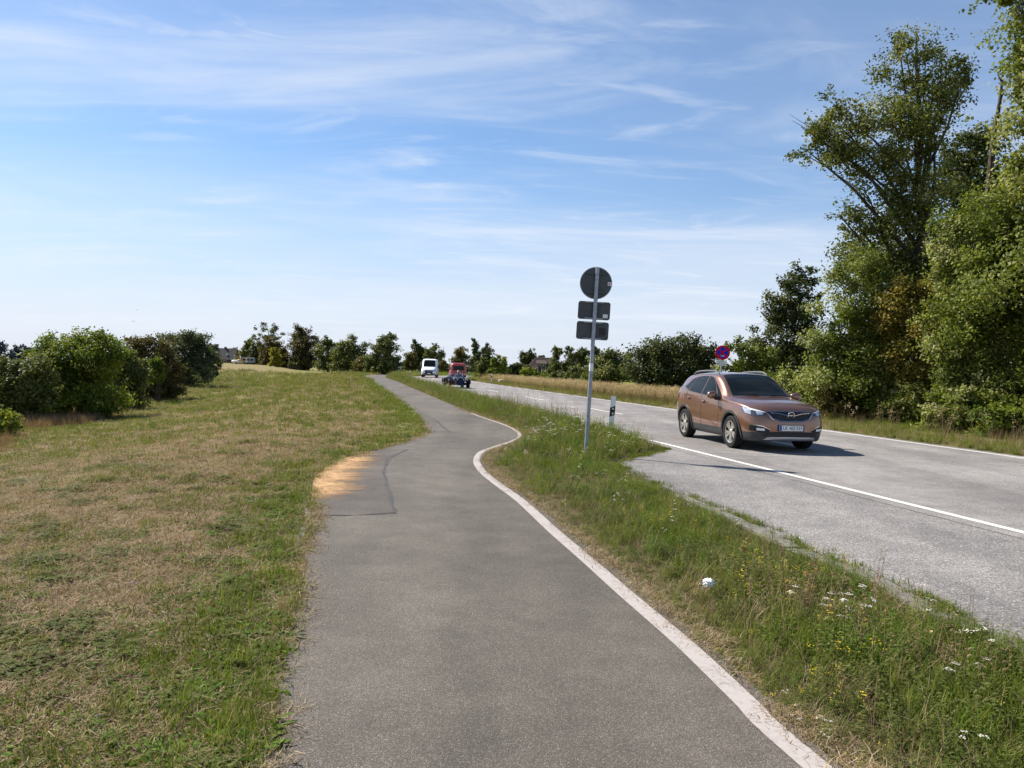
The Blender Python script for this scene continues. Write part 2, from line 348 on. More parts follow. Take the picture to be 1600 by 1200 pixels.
    k = NT('petal_white'); M['petal'] = k.leafy(k.mix(k.rand(), (0.60, 0.56, 0.45), (0.80, 0.77, 0.68)), 0.2)
    k = NT('petal_yellow'); M['petaly'] = k.leafy(k.mix(k.rand(), (0.60, 0.44, 0.02), (0.70, 0.56, 0.05)), 0.2)
    k = NT('petal_violet'); M['petalv'] = k.leafy(k.mix(k.rand(), (0.36, 0.13, 0.46), (0.50, 0.22, 0.58)), 0.2)
mk()
# ------------------------------------------------------------------ plan of the place (metres)
CENTRE = catmull([(15.2, -20), (11.0, -1.2), (7.13, 15.92), (3.08, 33.9), (-0.92, 51.6), (-4.85, 69.4), (-7.9, 85), (-9.7, 99), (-9.9, 113), (-7.2, 127), (-1, 138), (9, 145), (25, 149), (60, 152), (120, 154), (220, 156)], 0.5)
HALF = 3.43
ROAD_L = offset(CENTRE, -HALF); ROAD_R = offset(CENTRE, HALF)
def pix(L): return np.array([G(u, v)[:2] for u, v in L])
_pl = pix([(412, 1200), (432, 1090), (455, 1020), (474, 930), (482, 860), (497, 810), (492, 772), (503, 742), (540, 722), (580, 708), (632, 693), (664, 680), (666, 670), (652, 648), (628, 627), (606, 612), (590, 603), (582, 597.5)])
_pr = pix([(1290, 1200), (1180, 1100), (1085, 1012), (990, 932), (930, 880), (872, 831), (822, 786), (782, 757), (759, 738), (750, 722), (756, 709), (777, 700), (801, 692), (815, 683), (808, 674), (790, 665), (752, 652), (720, 640), (690, 627), (660, 614), (637, 604), (622, 597)])
PATH_L = catmull(np.vstack([[(-0.10, -6.0), (-0.55, 0.0)], _pl, [(-14.6, 80), (-18.6, 95), (-20.6, 110), (-19.6, 126), (-14, 141), (-3, 151), (20, 158), (60, 161)]]), 0.12)
PATH_R = catmull(np.vstack([[(2.55, -6.0), (1.95, 0.6)], _pr, [(-13.4, 84), (-16.0, 97), (-17.4, 110), (-16.6, 124), (-11.8, 137.5), (-1, 148), (21, 155), (60, 158)]]), 0.12)
PATH_POLY = np.vstack([PATH_L, PATH_R[::-1]])
_lb = pix([(1600, 1012), (1480, 958), (1390, 912), (1310, 880), (1230, 848), (1130, 800), (1040, 764), (990, 739), (966, 729), (985, 719), (1020, 710), (1044, 703)])
LAYBY_EDGE = catmull(np.vstack([[(7.2, -14), (5.35, -1.0)], _lb]), 0.12)
_k = (ROAD_L[:, 1] > -14) & (ROAD_L[:, 1] < LAYBY_EDGE[-1, 1])
LAYBY_POLY = np.vstack([LAYBY_EDGE, offset(ROAD_L, 0.4)[_k][::-1]])
ROAD_EDGE_L = offset(CENTRE, -HALF - 0.28); ROAD_EDGE_R = offset(CENTRE, HALF + 0.32)
ROAD_POLY = np.vstack([ROAD_EDGE_L, ROAD_EDGE_R[::-1]])

_xl = np.array([(-60, 1.5), (0, -0.5), (7, -1.8), (14, -2.2), (20, -2.6), (35, -5.0), (68, -12.6), (87, -16.5), (110, -20.6), (160, -30), (250, -62), (600, -190), (4000, -1500)])
_xr = np.array([(-60, -30), (0, -40), (25, -42), (50, -48), (124, -72), (250, -128), (600, -290), (4000, -1900)])
def T(x, y):                                            # height of the ground
    x = np.asarray(x, float); y = np.asarray(y, float)
    d = np.interp(y, _xl[:, 0], _xl[:, 1]) - x
    z = -1.3 * smooth(0.9, 15.0, d)
    rise = 1.75 * smooth(105, 190, y) * smooth(4, 20, d); z = z + rise
    z = z - 0.45 * smooth(165, 230, y) * smooth(-8, 25, -d)
    z = z + 0.16 * (fnoise(x, y, 0.11) - 0.5) * smooth(1.0, 6, d) + 0.05 * (vnoise(x, y, 0.7, 3) - 0.5) * smooth(0.6, 2.5, d)
    xr = np.interp(y, _xr[:, 0], _xr[:, 1]); dr = xr - x
    z = z * (1 - smooth(0, 12, dr)) + (-4.6) * smooth(0, 12, dr) + 5.6 * smooth(225, 245, dr)
    return z
def ground_z(x, y): return float(T(np.array([x]), np.array([y]))[0])
def hit(u, v):                                          # photo pixel -> point on the ground
    D = ray(u, v); t0 = 0.0
    for s in np.geomspace(1.5, 3000, 700):
        P = np.array([0, 0, EYE]) + D * (s / D[1])
        if P[2] <= ground_z(P[0], P[1]): return P
    return at(u, v, 500)

ys = np.unique(np.concatenate([np.arange(-12, 26, 0.2), np.arange(26, 60, 0.6), np.arange(60, 200, 1.6), np.geomspace(200, 5000, 60)]))
xs = np.unique(np.concatenate([np.arange(-20, 14, 0.22), -np.geomspace(20, 3200, 110), np.geomspace(14, 3200, 70)]))
X, Y = np.meshgrid(xs, ys); nx, ny = len(xs), len(ys)
px, py = X.ravel(), Y.ravel(); Z = T(px, py)
inside = in_poly(px, py, PATH_POLY) | in_poly(px, py, LAYBY_POLY) | in_poly(px, py, ROAD_POLY)
dL = np.interp(py, _xl[:, 0], _xl[:, 1]) - px
cxl = np.interp(py, CENTRE[:, 1][:300], CENTRE[:, 0][:300])
verge = ((dL < -0.8) & (px < cxl) & (py < 130)).astype(float)
verge = np.maximum(verge, ((px > cxl) & (px < cxl + 9)).astype(float) * 0.6)
green = 0.30 * smooth(1.4, 0.2, dL) + 0.10 * smooth(6, 13, dL) + 0.30 * smooth(7, 30, py) + 0.06 * smooth(70, 120, py) - 0.16
green = green - 0.17 * smooth(105, 140, py) * smooth(0.50, 0.60, fnoise(px, py, 0.03, 4)) * smooth(-8, 4, dL)
idx = np.arange(nx * ny).reshape(ny, nx)
F = np.stack([idx[:-1, :-1], idx[:-1, 1:], idx[1:, 1:], idx[1:, :-1]], -1).reshape(-1, 4)
tag(np_mesh('ground', np.stack([px, py, Z - 0.025 * inside], 1), F, M['ground'], smooth_=True, attrs={'zone': ('FLOAT', verge), 'green': ('FLOAT', green)}), kind='structure', label='mown grass dyke and verges beside the road')
wv = [(-3200, -60, -3.0), (-30, -60, -3.0), (-30, 5000, -3.0), (-3200, 5000, -3.0)]
tag(np_mesh('river', wv, [(0, 1, 2, 3)], M['water']), kind='structure', label='river behind the riverside bushes')

def ribbon(L, R, z, name, mat, parent=None, skirt=0.0):
    n = min(len(L), len(R)); V = [(a[0], a[1], z) for a in L] + [(b[0], b[1], z) for b in R]
    F = [(i, i + len(L), i + len(L) + 1, i + 1) for i in range(n - 1)]
    F = [(f[0], f[1], f[2], f[3]) for f in F]
    o = np_mesh(name, V, F, mat, parent); return o
def poly_sheet(P, z, name, mat, parent=None, skirt=0.06):
    bm = bmesh.new(); vs = [bm.verts.new((p[0], p[1], z)) for p in P]
    es = [bm.edges.new((vs[i], vs[(i + 1) % len(vs)])) for i in range(len(vs))]
    bmesh.ops.triangle_fill(bm, use_beauty=True, edges=es)
    for f in bm.faces:
        if f.normal.z < 0: f.normal_flip()
    if skirt:
        lo = [bm.verts.new((p[0], p[1], z - skirt)) for p in P]
        for i in range(len(vs)):
            j = (i + 1) % len(vs)
            try: bm.faces.new((vs[i], vs[j], lo[j], lo[i]))
            except ValueError: pass
    me = bpy.data.meshes.new(name); bm.to_mesh(me); bm.free(); me.materials.append(mat)
    o = bpy.data.objects.new(name, me); COL.objects.link(o)
    if parent: o.parent = parent
    return o
rs = np.random.RandomState(3)
def rough_edge(P, a, s=1.6):                            # crumbled asphalt edge
    n = normals2d(P); k = (fnoise(P[:, 0], P[:, 1], s, 7) - 0.5) * 2 * a + (vnoise(P[:, 0], P[:, 1], 9.0, 8) - 0.5) * a * 0.7
    return P + n * k[:, None]
path = poly_sheet(np.vstack([rough_edge(PATH_L, 0.06), rough_edge(offset(PATH_R, 0.075), 0.055)[::-1]]), 0.022, 'cycle_path', M['path'])
tag(path, kind='structure', label='grey asphalt cycle path winding along the dyke')
road = ribbon(ROAD_EDGE_L, ROAD_EDGE_R, 0.026, 'road', M['road']); tag(road, kind='structure', label='pale asphalt country road')
for L, s in ((ROAD_EDGE_L, -1), (ROAD_EDGE_R, 1)): pass
layby = poly_sheet(np.vstack([rough_edge(LAYBY_EDGE, 0.03), LAYBY_POLY[len(LAYBY_EDGE):]]), 0.021, 'lay_by', M['layby']); tag(layby, kind='structure', label='paved lay-by widening the road')
# painted lines
sel = (PATH_R[:, 1] < 26.2)
WL = PATH_R[sel]; ribbon(offset(WL, -0.085 - 0.04 * smooth(17, 11, WL[:, 1])), offset(WL, 0.0), 0.0265, 'edge_line', M['line'], path)
ribbon(offset(ROAD_L, -0.06), offset(ROAD_L, 0.06), 0.0305, 'edge_line', M['rline'], road)
arc = np.concatenate([[0], np.cumsum(np.linalg.norm(np.diff(ROAD_R, axis=0), axis=1))])
solid = ROAD_R[:, 1] < 47
ribbon(offset(ROAD_R, -0.06)[solid], offset(ROAD_R, 0.06)[solid], 0.0305, 'edge_line', M['rline'], road)
def dash_line(L, s0, s1, on, gap, w, name):
    a = np.concatenate([[0], np.cumsum(np.linalg.norm(np.diff(L, axis=0), axis=1))]); s = s0
    while s < s1:
        q = np.linspace(s, s + on, 5); P = np.stack([np.interp(q, a, L[:, 0]), np.interp(q, a, L[:, 1])], 1)
        ribbon(offset(P, -w / 2), offset(P, w / 2), 0.0305, name, M['rline'], road); s += on + gap
a_s = arc[np.argmax(~solid)]
dash_line(ROAD_R, a_s + 1.5, a_s + 62, 1.5, 1.5, 0.12, 'edge_dash')
MID = offset(CENTRE, -0.35); ca = np.concatenate([[0], np.cumsum(np.linalg.norm(np.diff(MID, axis=0), axis=1))])
s28 = np.interp(28.15, MID[:, 1], ca)
dash_line(MID, s28 - 45.0, s28 + 120, 4.0, 7.2, 0.12, 'centre_dash')
# asphalt patches with tarred seams, sand washed over the path
def seam(pts, w, name='tar_seam'):
    L = catmull(pix(pts), 0.04); k = (fnoise(L[:, 0], L[:, 1], 5, 2) - 0.42) * w * 2.6; L = L + normals2d(L) * ((fnoise(L[:, 0], L[:, 1], 4, 6) - .5) * w * 1.6)[:, None]
    return ribbon(L - normals2d(L) * (w / 2 + k[:, None] * 0.6), L + normals2d(L) * (w / 2 + k[:, None] * 0.6), 0.0262, name, M['tar'], path)
poly_sheet(pix([(497, 808), (556, 808), (616, 804), (612, 775), (603, 745), (604, 728), (618, 713), (634, 705), (604, 704), (580, 710), (541, 724), (506, 744), (495, 770)]), 0.0245, 'asphalt_patch', M['patch'], path, 0)
seam([(500, 809.5), (540, 808.5), (580, 807.5), (616, 805)], 0.02)
seam([(618, 806), (613, 790), (609, 775), (603, 755), (600, 735), (606, 720), (618, 712), (637, 705)], 0.03)
seam([(604, 704), (620, 704.2), (637, 704.6)], 0.018)
poly_sheet(pix([(662, 650), (675, 655), (688, 664), (701, 676), (682, 676.5), (672, 676), (664, 664), (656, 652)]), 0.0245, 'asphalt_patch', M['patch'], path, 0)
seam([(656, 645.5), (668, 650), (680, 657), (690, 666), (702, 676)], 0.04)
seam([(672, 676.3), (686, 676.5), (702, 676.3)], 0.018)
gx, gy = np.meshgrid(np.linspace(0, 1, 46), np.linspace(0, 1, 46))
_sl = catmull(pix([(486, 800), (487, 770), (497, 744), (530, 722), (585, 706)]), 0.02); _sr = catmull(pix([(560, 806), (612, 780), (625, 748), (632, 730), (640, 700)]), 0.02)
tt = np.linspace(0, 1, 46); A = np.stack([np.interp(tt, np.linspace(0, 1, len(_sl)), _sl[:, i]) for i in (0, 1)], 1); B = np.stack([np.interp(tt, np.linspace(0, 1, len(_sr)), _sr[:, i]) for i in (0, 1)], 1)
SV = A[:, None] * (1 - gx.T[0][None, :, None] * 0 - np.linspace(0, 1, 46)[None, :, None]) + B[:, None] * np.linspace(0, 1, 46)[None, :, None]
mask = (1 - np.linspace(0, 1, 46)[None, :]) ** 1.0 * np.ones((46, 1)) * np.clip(np.minimum(tt, 1 - tt) * 5, 0.25, 1)[:, None] * 0.95
ii = np.arange(46 * 46).reshape(46, 46); SF = np.stack([ii[:-1, :-1], ii[:-1, 1:], ii[1:, 1:], ii[1:, :-1]], -1).reshape(-1, 4)
tag(np_mesh('sand_spill', np.concatenate([SV.reshape(-1, 2), np.full((46 * 46, 1), 0.0295)], 1), SF, M['sand'], attrs={'mask': ('FLOAT', mask.ravel())}), 'orange sand washed over the asphalt patch of the path', 'sand', kind='stuff')

# concrete edging stones
def edging(L, s0, s1, length, w, z, name, label, skip=()):
    root = empty(name, (0, 0, 0)); tag(root, label, kind='structure')
    a = np.concatenate([[0], np.cumsum(np.linalg.norm(np.diff(L, axis=0), axis=1))]); s = s0; proto = None
    while s < s1:
        q = np.array([s, s + length - 0.012]); P = np.stack([np.interp(q, a, L[:, 0]), np.interp(q, a, L[:, 1])], 1)
        if proto is None:
            proto = MB().box((-0.5 * (length - 0.012), -w / 2, -0.12), (0.5 * (length - 0.012), w / 2, 0)).build('edging_stone', M['concrete'], root, bevel=0.006); o = proto
        else:
            o = proto.copy(); COL.objects.link(o)
        c = P.mean(0); dz = rs.uniform(-0.006, 0.008)
        o.location = (c[0], c[1], z + dz); o.rotation_euler = (rs.uniform(-.03, .03), rs.uniform(-.006, .006), math.atan2(P[1, 1] - P[0, 1], P[1, 0] - P[0, 0]) + rs.uniform(-.008, .008)); s += length
    return root
EL = offset(PATH_L, -0.10); a0 = np.concatenate([[0], np.cumsum(np.linalg.norm(np.diff(EL, axis=0), axis=1))])
i0 = np.argmax(EL[:, 1] > 6.3); i1 = np.argmax(EL[:, 1] > 8.1)
edging(EL, a0[i0], a0[i1], 0.5, 0.06, 0.022, 'path_edging', 'sunken concrete edging along the grass side of the path')
KL = offset(LAYBY_EDGE, -0.10); a1 = np.concatenate([[0], np.cumsum(np.linalg.norm(np.diff(KL, axis=0), axis=1))])
i0 = np.argmax(KL[:, 1] > 3.5); i1 = np.argmax(KL[:, 1] > 9.6)
edging(KL, a1[i0], a1[i1], 1.0, 0.15, 0.034, 'lay_by_kerb', 'flat mossy concrete kerb along the lay-by')
# ------------------------------------------------------------------ ground cover (nobody could count it): scattered clumps
class Clump:
    def __init__(s): s.V = []; s.F = []; s.t = []; s.m = []
    def quadstrip(s, L, W, side, tint, mi):
        b = len(s.V)
        for p, w in zip(L, W): s.V += [p - side * w, p + side * w]; s.t += [tint, tint]
        for i in range(len(L) - 1): s.F.append((b + 2 * i, b + 2 * i + 1, b + 2 * i + 3, b + 2 * i + 2)); s.m.append(mi)
    def blade(s, rnd, base, h, lean, w, az=None, mi=0, seg=3, flat=0.0):
        az = rnd.uniform(0, 6.283) if az is None else az
        d = np.array([math.cos(az), math.sin(az), 0]); side = np.array([-d[1], d[0], 0]); L = []; W = []
        for i in range(seg + 1):
            t = i / seg; L.append(base + d * (lean * h * t ** 1.7) + np.array([0, 0, h * (t - 0.45 * lean * t * t * min(1, lean))])); W.append(w * (1 - t) ** 0.7 * 0.5 + 0.0004)
        s.quadstrip(L, W, side, rnd.random(), mi)
    def leaf(s, rnd, base, az, length, w, rise, mi=0):   # broad leaf of a rosette
        d = np.array([math.cos(az), math.sin(az), 0]); side = np.array([-d[1], d[0], 0]); L = []; W = []
        for t, ww in ((0, 0.15), (0.3, 0.75), (0.6, 1.0), (0.85, 0.6), (1, 0.05)):
            L.append(base + d * length * t + np.array([0, 0, length * (rise * t - 0.65 * rise * t * t * 1.2)])); W.append(w * ww * 0.5)
        s.quadstrip(L, W, side, rnd.random(), mi)
    def disc(s, c, r, tint, mi, n=6, up=0.3):
        b = len(s.V); s.V.append(c + np.array([0, 0, r * up])); s.t.append(tint)
        for k in range(n): s.V.append(c + np.array([math.cos(6.283 * k / n) * r, math.sin(6.283 * k / n) * r, 0])); s.t.append(tint)
        for k in range(n): s.F.append((b, b + 1 + k, b + 1 + (k + 1) % n)); s.m.append(mi)
    def obj(s, name, mats):
        me = bpy.data.meshes.new(name); me.from_pydata([tuple(map(float, v)) for v in s.V], [], s.F)
        me.polygons.foreach_set('material_index', s.m)
        a = me.attributes.new('tint', 'FLOAT', 'POINT'); a.data.foreach_set('value', s.t)
        for m in mats: me.materials.append(m)
        me.update(); return bpy.data.objects.new(name, me)
PROTO = {}
def protos(kind, n, fn, mats):
    c = bpy.data.collections.new('clumps_' + kind); PROTO[kind] = (c, n)
    for i in range(n):
        k = Clump(); fn(k, random.Random(hash(kind) % 1 + i * 7 + len(kind) * 131)); c.objects.link(k.obj('%s_clump_%02d' % (kind, i), mats))
A3 = lambda r, R: np.array([r.gauss(0, R), r.gauss(0, R), 0.0])
def f_short(k, r):
    for _ in range(26): k.blade(r, A3(r, .035), r.uniform(.025, .075), r.uniform(.2, 1.2), r.uniform(.003, .006), seg=2)
def f_dry(k, r):
    for _ in range(22): k.blade(r, A3(r, .05), r.uniform(.015, .06), r.uniform(.6, 2.2), r.uniform(.002, .0045), seg=2)
def f_weed(k, r):
    for _ in range(r.randint(9, 15)): k.leaf(r, A3(r, .02), r.uniform(0, 6.283), r.uniform(.05, .12), r.uniform(.018, .034), r.uniform(.5, 1.4))
def f_clover(k, r):
    for _ in range(34):
        p = A3(r, .06); p[2] = r.uniform(.015, .05); a = r.uniform(0, 6.28)
        for j in range(3): k.leaf(r, p, a + j * 2.1, r.uniform(.014, .024), .016, .25)
def f_verge(k, r):
    for _ in range(20): k.blade(r, A3(r, .05), r.uniform(.10, .30), r.uniform(.15, .9), r.uniform(.004, .008), seg=3)
def f_vdry(k, r):
    for _ in range(12): k.blade(r, A3(r, .05), r.uniform(.10, .30), r.uniform(.2, 1.1), r.uniform(.002, .005), seg=3)
def f_herb(k, r):                                       # leafy upright herb
    for _ in range(4):
        b = A3(r, .04); h = r.uniform(.12, .32); az = r.uniform(0, 6.28); ln = r.uniform(.1, .4)
        k.blade(r, b, h, ln, .004, az)
        for j in range(9):
            t = (j + 1) / 9; p = b + np.array([math.cos(az), math.sin(az), 0]) * ln * h * t ** 1.7 + np.array([0, 0, h * t * .93]); k.leaf(r, p, r.uniform(0, 6.28), r.uniform(.03, .06), r.uniform(.010, .018), r.uniform(.2, .9))
def f_yarrow(k, r):
    for _ in range(r.randint(2, 4)):
        b = A3(r, .05); h = r.uniform(.20, .38); az = r.uniform(0, 6.28); ln = r.uniform(.05, .3)
        k.blade(r, b, h, ln, .006, az); top = b + np.array([math.cos(az), math.sin(az), 0]) * ln * h + np.array([0, 0, h * (1 - .45 * ln * ln)])
        for j in range(13): k.disc(top + np.array([r.gauss(0, .012), r.gauss(0, .012), r.uniform(-.006, .006)]), r.uniform(.003, .007), r.random(), 1, 5)
        for j in range(6): k.leaf(r, b + np.array([0, 0, h * r.uniform(.1, .6)]), r.uniform(0, 6.28), .06, .012, .5)
def f_yellow(k, r):
    for _ in range(3):
        b = A3(r, .05); h = r.uniform(.12, .3); az = r.uniform(0, 6.28); k.blade(r, b, h, .2, .004, az)
        top = b + np.array([math.cos(az), math.sin(az), 0]) * .2 * h + np.array([0, 0, h * .98])
        for j in range(5): k.disc(top + np.array([r.gauss(0, .02), r.gauss(0, .02), r.uniform(-.05, .01)]), r.uniform(.003, .0065), r.random(), 1, 6)
def f_violet(k, r):
    b = A3(r, .02); h = r.uniform(.04, .10); k.blade(r, b, h, .2, .004, 0.5)
    for j in range(5): k.disc(b + np.array([.2 * h + r.gauss(0, .005), r.gauss(0, .005), h * .98 + r.uniform(-.003, .006)]), r.uniform(.005, .010), r.random(), 1, 6, 0.8)
def f_stalk(k, r):                                      # seeding stalks, dock and wild carrot gone dry
    for _ in range(3):
        b = A3(r, .05); h = r.uniform(.3, .6); az = r.uniform(0, 6.28); ln = r.uniform(.05, .25); k.blade(r, b, h, ln, .005, az)
        for j in range(14):
            t = r.uniform(.45, 1); p = b + np.array([math.cos(az), math.sin(az), 0]) * ln * h * t ** 1.7 + np.array([0, 0, h * t * .98]); k.leaf(r, p, r.uniform(0, 6.28), r.uniform(.012, .035), .008, 1.0)
def f_reed(k, r):
    for _ in range(11):
        b = A3(r, .13); h = r.uniform(.6, 1.15); az = r.gauss(0.3, .9); ln = r.uniform(.08, .3); k.blade(r, b, h, ln, .007, az, 1 if r.random() < .5 else 0)
        top = b + np.array([math.cos(az), math.sin(az), 0]) * ln * h + np.array([0, 0, h * (1 - .45 * ln * ln)])
        for j in range(5): k.leaf(r, top - np.array([0, 0, r.uniform(0, .16)]), az + r.gauss(0, .8), r.uniform(.06, .13), .030, .7)
    for _ in range(16): k.blade(r, A3(r, .15), r.uniform(.25, .7), r.uniform(.2, .8), .008, None, 1)
def f_russet(k, r):
    for _ in range(26): k.blade(r, A3(r, .14), r.uniform(.3, .75), r.uniform(.1, .5), .010, None, 0)
random.seed(1)
protos('short', 5, f_short, [M['g_short']]); protos('dry', 5, f_dry, [M['g_dry']]); protos('weed', 5, f_weed, [M['g_weed']])
protos('grey', 5, f_clover, [M['g_greyweed']]); protos('verge', 6, f_verge, [M['g_verge']]); protos('vdry', 4, f_vdry, [M['g_dry']])
protos('herb', 5, f_herb, [M['g_weed']]); protos('greyherb', 4, f_herb, [M['g_greyweed']]); protos('yarrow', 4, f_yarrow, [M['g_greyweed'], M['petal']]); protos('yellow', 3, f_yellow, [M['g_weed'], M['petaly']])
protos('violet', 3, f_violet, [M['g_weed'], M['petalv']]); protos('stalk', 4, f_stalk, [M['g_russet']]); protos('reed', 5, f_reed, [M['g_reed'], M['g_reedgreen']]); protos('russet', 4, f_russet, [M['g_russet']])

def scatter(name, kind, P, S, label, cat, seed=0, tilt=0.12):
    r = np.random.RandomState(seed + 11); n = len(P); col, k = PROTO[kind]
    rot = np.stack([r.normal(0, tilt, n), r.normal(0, tilt, n), r.uniform(0, 6.283, n)], 1)
    o = np_mesh(name, P, np.zeros((0, 4), int), attrs={'rot': ('FLOAT_VECTOR', rot), 'scl': ('FLOAT', S), 'pick': ('INT', r.randint(0, k, n))})
    g = bpy.data.node_groups.new('scatter_' + kind, 'GeometryNodeTree')
    g.interface.new_socket('Geometry', in_out='INPUT', socket_type='NodeSocketGeometry'); g.interface.new_socket('Geometry', in_out='OUTPUT', socket_type='NodeSocketGeometry')
    N = g.nodes.new; L = g.links.new
    gi = N('NodeGroupInput'); go = N('NodeGroupOutput'); ci = N('GeometryNodeCollectionInfo'); ci.inputs['Collection'].default_value = col
    ci.inputs['Separate Children'].default_value = True; ci.inputs['Reset Children'].default_value = True
    ip = N('GeometryNodeInstanceOnPoints'); ip.inputs['Pick Instance'].default_value = True
    def na(nm, ty): x = N('GeometryNodeInputNamedAttribute'); x.data_type = ty; x.inputs['Name'].default_value = nm; return x.outputs[0]
    L(gi.outputs[0], ip.inputs['Points']); L(ci.outputs[0], ip.inputs['Instance']); L(na('pick', 'INT'), ip.inputs['Instance Index'])
    L(na('rot', 'FLOAT_VECTOR'), ip.inputs['Rotation']); L(na('scl', 'FLOAT'), ip.inputs['Scale']); L(ip.outputs[0], go.inputs[0])
    md = o.modifiers.new('scatter', 'NODES'); md.node_group = g
    return tag(o, label, cat, kind='stuff')

RG = np.random.RandomState(21)
def rand_area(n, x0, x1, y0, y1, power=2.0):            # more points near y0
    t = RG.rand(n)
    if power == 0: y = y0 + (y1 - y0) * t
    else: y = y0 * (y1 / y0) ** t
    return y
OUT_P = np.vstack([rough_edge(PATH_L, 0.06), offset(PATH_R, 0.03)[::-1]])
def clear(x, y): return ~(in_poly(x, y, PATH_POLY) | in_poly(x, y, LAYBY_POLY) | in_poly(x, y, ROAD_POLY))
# ---- mown dyke to the left of the path
def left_points(n, y0, y1, dmax0, dmax1):
    y = rand_area(n, 0, 0, y0, y1); t = (y - y0) / (y1 - y0); w = np.minimum(0.75 * y + 1.5, 200)
    xe = np.interp(y, PATH_L[:, 1], PATH_L[:, 0]); x = xe - RG.rand(n) * np.maximum(0.5, (w + xe))
    return x, y
def left(kind, n, y0, y1, prob, s0, s1, name, label, cat, seed, grow=0.05):
    x, y = left_points(n, y0, y1, 0, 0); k = clear(x, y) & (np.interp(y, _xr[:, 0], _xr[:, 1]) + 2 < x); x, y = x[k], y[k]
    de = np.interp(y, PATH_L[:, 1], PATH_L[:, 0]) - x
    k = RG.rand(len(x)) < prob(x, y, de); x, y = x[k], y[k]
    S = RG.uniform(s0, s1, len(x)) * (1 + grow * np.maximum(0, y - 6)); P = np.stack([x, y, T(x, y) - 0.004], 1)
    return scatter(name, kind, P, S, label, cat, seed)
patch = lambda x, y, s, o, a, b: smooth(a, b, fnoise(x, y, s, o))
fringe = lambda de: smooth(1.5, 0.2, de)
left('dry', 72000, 2.4, 150, lambda x, y, d: 0.95 * (1 - 0.6 * fringe(d)) * (1 - .55 * smooth(7, 26, y)), 0.8, 1.5, 'dry_thatch', 'short straw-coloured mown grass covering the dyke slope', 'grass', 1)
left('short', 44000, 2.4, 150, lambda x, y, d: np.clip(0.02 + 0.40 * patch(x, y, 1.9, 1, .56, .70) + 0.6 * smooth(6, 22, y) * (.35 + .65 * patch(x, y, .35, 51, .35, .6)) + 0.25 * fringe(d), 0, 1), 0.7, 1.4, 'mown_grass', 'short olive green mown grass on the dyke slope', 'grass', 2)
left('grey', 9000, 2.4, 40, lambda x, y, d: np.clip(patch(x, y, 2.4, 5, .58, .66) * (1 - .7 * fringe(d)) * smooth(20, 9, y) * .8 + 0.012, 0, 1), 0.5, 1.2, 'clover_patches', 'dark grey-green clover patches in the dry dyke grass', 'clover', 3)
left('weed', 20000, 2.4, 60, lambda x, y, d: np.clip(smooth(1.5, .3, d) * (0.08 + .85 * patch(x, y, 1.5, 9, .42, .54)) + 0.35 * patch(x, y, 1.7, 12, .63, .70), 0, 1), 0.4, 1.0, 'broadleaf_weeds', 'bright green broad-leaved weeds fringing the path and dotting the dyke', 'weeds', 4, 0.03)
left('verge', 7000, 2.4, 110, lambda x, y, d: np.clip(smooth(0.9, 0.15, d) * patch(x, y, 1.0, 14, .40, .6) + .05 * patch(x, y, 1.5, 15, .6, .7), 0, 1), 0.3, 0.7, 'path_edge_grass', 'tufts of longer green grass along the left edge of the path', 'grass', 5, 0.012)
left('violet', 500, 2.6, 12, lambda x, y, d: 0.06 + 0.2 * fringe(d), 0.5, 0.8, 'violet_flowers', 'small violet flowers scattered in the dyke grass', 'flowers', 6, 0)
# ---- verge between path and road
def verge_pts(n, y0, y1):
    y = rand_area(n, 0, 0, y0, y1); xl = np.interp(y, PATH_R[:, 1], PATH_R[:, 0]) + 0.03
    xr_ = np.where(y < LAYBY_EDGE[:, 1].max(), np.interp(y, LAYBY_EDGE[:, 1], LAYBY_EDGE[:, 0]), np.interp(y, ROAD_EDGE_L[:260, 1], ROAD_EDGE_L[:260, 0]))
    xr_ = np.maximum(xr_, np.interp(y, ROAD_EDGE_L[:260, 1], ROAD_EDGE_L[:260, 0]) * (y > 13.0) - 99 * (y <= 13.0))
    x = xl + RG.rand(n) * (xr_ - xl + 0.1); k = (xr_ > xl) & clear(x, y) & (in_poly(x, y, OUT_P) == False)
    x, y = x[k], y[k]; dp = dist_line(x, y, PATH_R[PATH_R[:, 1] < 115], 4); dr = np.minimum(dist_line(x, y, LAYBY_EDGE, 4), dist_line(x, y, ROAD_EDGE_L[:260], 3)); k = dp > 0.035
    return x[k], y[k], dp[k], dr[k]
def verge_s(kind, n, y0, y1, prob, s0, s1, name, label, cat, seed, grow=0.012):
    x, y, dp, dr = verge_pts(n, y0, y1); k = RG.rand(len(x)) < prob(x, y, dp, dr); x, y, dp, dr = x[k], y[k], dp[k], dr[k]
    S = RG.uniform(s0, s1, len(x)) * (0.35 + 0.65 * smooth(.1, .8, dp)) * (0.35 + 0.65 * smooth(0.05, .45, dr)) * (1.0 - .22 * smooth(4.5, 7.5, y) + .85 * smooth(11, 18, y)) * (1 + grow * np.maximum(0, y - 6))
    return scatter(name, kind, np.stack([x, y, T(x, y) - 0.006], 1), S, label, cat, seed)
verge_s('verge', 19000, 2.3, 118, lambda x, y, p, r: 0.2 + .75 * patch(x, y, 1.3, 3, .42, .62), 0.35, 0.95, 'verge_grass', 'long green grass on the verge between path and road', 'grass', 11)
verge_s('vdry', 14000, 2.3, 118, lambda x, y, p, r: np.clip(0.22 + .8 * smooth(.8, .2, p) + .4 * patch(x, y, .8, 4, .46, .62), 0, 1), 0.4, 1.0, 'dry_verge_grass', 'dry straw-coloured grass mixed into the verge beside the path', 'grass', 12)
verge_s('dry', 11000, 2.3, 60, lambda x, y, p, r: smooth(.9, .15, p) * .95 + .3, 0.8, 1.5, 'verge_thatch', 'flattened dry grass along the white path line', 'grass', 13, 0.03)
